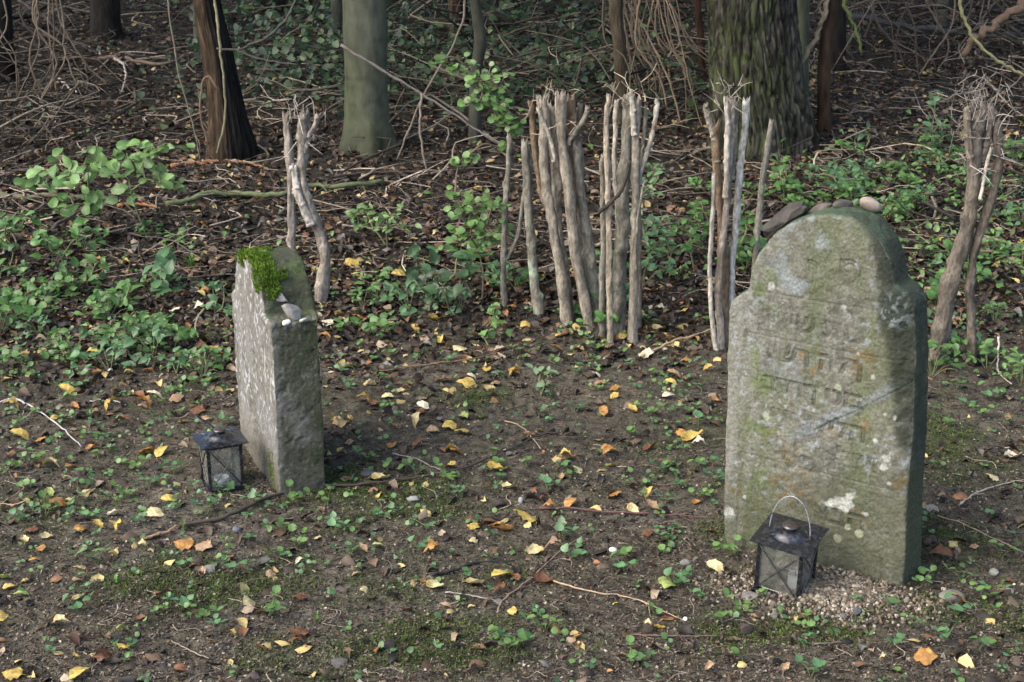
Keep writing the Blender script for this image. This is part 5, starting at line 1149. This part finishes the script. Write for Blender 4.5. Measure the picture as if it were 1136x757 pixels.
def sprouts():
    rs = np.random.RandomState(81); mb = MB(); n = 5200
    x, y = wedge_points(n, 2.6, 6.4, 1.2, .4, rs)
    d_ = .10+.75*sstep(.0, .45, noise2(x, y, 2.4, 3, 301))*sstep(3.0, 4.2, y)+.35*np.exp(-((x+.9)/.6)**2)*sstep(3.0, 3.6, y)
    d_ *= 1-.9*((x > .45)*(x < 1.1)*(y > 3.0)*(y < 3.6)); keep = rs.rand(n) < d_*.55; x, y = x[keep], y[keep]; n = len(x); P = lay(x, y, rs)
    for j in range(3):
        Q = P+np.stack([rs.normal(0, .011, n), rs.normal(0, .011, n), rs.uniform(.006, .022, n)], 1)
        plant_leaves(mb, Q, rs.uniform(.010, .018, n), rs, np.where(rs.rand(n, 1) < .5, BLUEG*1.1, LIGHTG), [T_rd, T_ov, T_rd][j], .25)
    tag(mb.build('small_sprouts', M_leaf), 'tiny green sprouts scattered over the soil and litter', 'sprouts', kind='stuff')
sprouts()
# larger random weeds in the middle distance (prototype with stem and foliage, copied)
def weed_proto(k):
    rs = np.random.RandomState(160+k); root = empty('weed', (0, 0, 0), 'leafy green weed in the leaf litter', 'weed', 'weeds growing in the leaf litter')
    mb = MB(); lb = MB(); n = 5+k
    tp = [T_ov, T_el, T_ov, T_rd][k % 4]
    for j in range(n):
        a = rs.uniform(0, 6.3); L_ = rs.uniform(.03, .11); c = np.array([math.cos(a)*L_, math.sin(a)*L_, rs.uniform(.03, .09)])
        mb.add(*tube(smoothpath([(0, 0, -.01), c*np.array([.5, .5, .8]), c], 6), np.linspace(.0018, .001, 6), 4, False), c=(.12, .13, .06))
        m = rs.randint(3, 6); pos = c+rs.normal(0, .02, (m, 3))*np.array([1, 1, .5]); plant_leaves(lb, pos, rs.uniform(.022, .042, m), rs, [GREEN*1.1, LIGHTG, BLUEG, GREEN][k % 4], tp, .35)
    mb.build('stem', M_twig, root); lb.build('foliage', M_leaf, root); return root
protos = [weed_proto(k) for k in range(5)]; used = set(); wit = []; rs = np.random.RandomState(79)
regions = [(0, 240, 300, 420, 18), (940, 1136, 170, 380, 50), (360, 560, 290, 380, 8), (690, 850, 200, 330, 8), (0, 240, 225, 300, 6), (1030, 1136, 380, 440, 6), (850, 960, 195, 235, 10), (180, 380, 20, 60, 6), (560, 700, 300, 380, 6)]
for (xa, xb, ya, yb, n) in regions:
    for i in range(n):
        px, py = rs.uniform(xa, xb), rs.uniform(ya, yb); k = rs.randint(5); g = G(px, py)
        if k in used: o = copy_tree(protos[k])
        else: o = protos[k]; used.add(k)
        s = rs.uniform(.6, 1.15); o.location = g; o.scale = (s, s, s); o.rotation_euler = (0, 0, rs.normal(0, .5)); wit.append((o, g[0], g[1], ['broad-leaved dark green', 'narrow-leaved light green', 'broad-leaved blue-green', 'round-leaved green', 'tall broad-leaved green'][k]))
label_all(wit, 'weed', 'weeds growing in the leaf litter')
for o, *_ in wit: o['label'] = o['label'].replace('of its colour', 'such')

# ground cover and ivy (masses)
def cover():
    rs = np.random.RandomState(80); mb = MB(); n = 16000
    x, y = wedge_points(n, 4.8, 12, 1.3, 1.5, rs)
    ex = x/(y*.36)
    d_ = np.exp(-((ex-.88)/.34)**2)*sstep(5.0, 5.5, y)*sstep(8.2, 6.4, y)*.8+.03*sstep(5, 6, y)*sstep(8, 6, y)+.10*sstep(6.5, 7.5, y)*sstep(-.1, .3, noise2(x, y, .9, 3, 288))+.0*np.exp(-((ex+.9)/.25)**2)*sstep(4.8, 5.2, y)*sstep(6.6, 5.8, y)
    d_ *= sstep(-.25, .25, noise2(x, y, 1.6, 3, 88)+.15); keep = rs.rand(n) < d_; x, y = x[keep], y[keep]; n = len(x)
    P = lay(x, y, rs); P[:, 2] += rs.uniform(.01, .07, n)
    col = np.where(rs.rand(n, 1) < .5, LIGHTG, GREEN*1.2)
    for tp, m in ((T_ov, rs.rand(n) < .5),):
        plant_leaves(mb, P[m], rs.uniform(.02, .04, m.sum()), rs, col[m], T_ov, .3); plant_leaves(mb, P[~m], rs.uniform(.018, .035, (~m).sum()), rs, col[~m], T_el, .3)
    tag(mb.build('ground_cover', M_leaf), 'low light-green ground cover on the slope at both sides', 'ground cover', kind='stuff')
    mb = MB(); n = 40000; x, y = wedge_points(n, 6.6, 14, 1.2, 1.5, rs); ex = x/(y*.36)
    d_ = sstep(7.2, 8.4, y)*(.95*np.exp(-((ex+.12)/.42)**2)+.15*(ex < 0)); d_ *= sstep(-.3, .2, noise2(x, y, 1.2, 3, 89)+.1)
    keep = rs.rand(n) < d_; x, y = x[keep], y[keep]; n = len(x); P = lay(x, y, rs); P[:, 2] += rs.exponential(.10, n)
    T_iv = leaf_t(1.0, 5, .15, .15, 'heart', nw=2, seed=9)
    plant_leaves(mb, P, rs.uniform(.025, .050, n), rs, np.where(rs.rand(n, 1) < .8, np.array([.020, .042, .016]), np.array([.075, .11, .05])), T_iv, .5, .5)
    tag(mb.build('ivy', M_ivy), 'dark glossy ivy covering the slope between the far trunks', 'ivy', kind='stuff')
    # brushwood tangle
    mb = MB(); n = 8500; x, y = wedge_points(n, 7.2, 14, 1.0, 2.0, rs); ex = x/(y*.36)
    dn = .6*np.where(ex < -.82, .7, np.where(ex < -.28, .10, np.where(ex < .55, sstep(7.2, 8.3, y)*.8, sstep(8.3, 9.6, y)*.8))); kp = rs.rand(n) < dn; x, y = x[kp], y[kp]; n = len(x)
    P = lay(x, y, rs); P[:, 2] += rs.exponential(.13, n)*sstep(7.2, 8.8, y)+.01
    for i in range(10):
        m = np.arange(n) % 10 == i; tv, tq = twig_templ(i+20, .0018+.0045*(i/9)**3); tv = tv*np.array([1.6, 1, 2.0])
        scatter(mb, tv-np.array([0, .5, 0]), tq, P[m], rotm(rs.normal(0, .5, m.sum()), rs.normal(0, .3, m.sum()), rs.uniform(0, 6.3, m.sum())), rs.uniform(.25, 1.0, m.sum()), np.array([.16, .135, .10])*(.08+1.3*rs.rand(m.sum(), 1)**2))
    tag(mb.build('brushwood', M_debris), 'tangle of dead branches between the far trunks', 'brushwood', kind='stuff')
M_ivy = attr_mat('ivy_leaf', .45, 60, .25, 0, trans=.1, spec=.3)
cover()

# ------------------------------------------------------------------ sky, sun, camera
w = bpy.data.worlds.new('World'); SC.world = w; w.use_nodes = True; nt = w.node_tree; nt.nodes.clear()
sky = nt.nodes.new('ShaderNodeTexSky'); sky.sky_type = 'NISHITA'; sky.sun_disc = False
bg = nt.nodes.new('ShaderNodeBackground'); bg.inputs['Strength'].default_value = .15; ow = nt.nodes.new('ShaderNodeOutputWorld')
nt.links.new(sky.outputs[0], bg.inputs[0]); nt.links.new(bg.outputs[0], ow.inputs[0])
sd = np.array([-.80, -.42, .95]); sd /= np.linalg.norm(sd)     # towards the sun
el = math.asin(sd[2]); az = math.atan2(sd[0], sd[1])
sky.sun_elevation = el; sky.sun_rotation = az; sky.air_density = .8; sky.dust_density = 3.5; sky.ozone_density = .7
ld = bpy.data.lights.new('sun', 'SUN'); ld.energy = .5; ld.angle = rad(60); ld.color = (1, .985, .955)
lo = bpy.data.objects.new('sun', ld); COL.objects.link(lo); lo.rotation_euler = Vector(-sd).to_track_quat('-Z', 'Y').to_euler()
cd = bpy.data.cameras.new('camera'); co = bpy.data.objects.new('camera', cd); COL.objects.link(co)
co.location = CAM; co.rotation_euler = (math.pi/2-PITCH, 0, 0); cd.sensor_width = 36; cd.lens = F/1136*36; cd.clip_end = 300; cd.clip_start = .05
cd.dof.use_dof = True; cd.dof.focus_distance = 3.7; cd.dof.aperture_fstop = 14
SC.camera = co
SC.view_settings.view_transform = 'Standard'; SC.view_settings.look = 'None'; SC.view_settings.exposure = 1.85; SC.view_settings.gamma = 1
SC.cycles.max_bounces = 6; SC.cycles.transparent_max_bounces = 12; SC.cycles.use_denoising = True
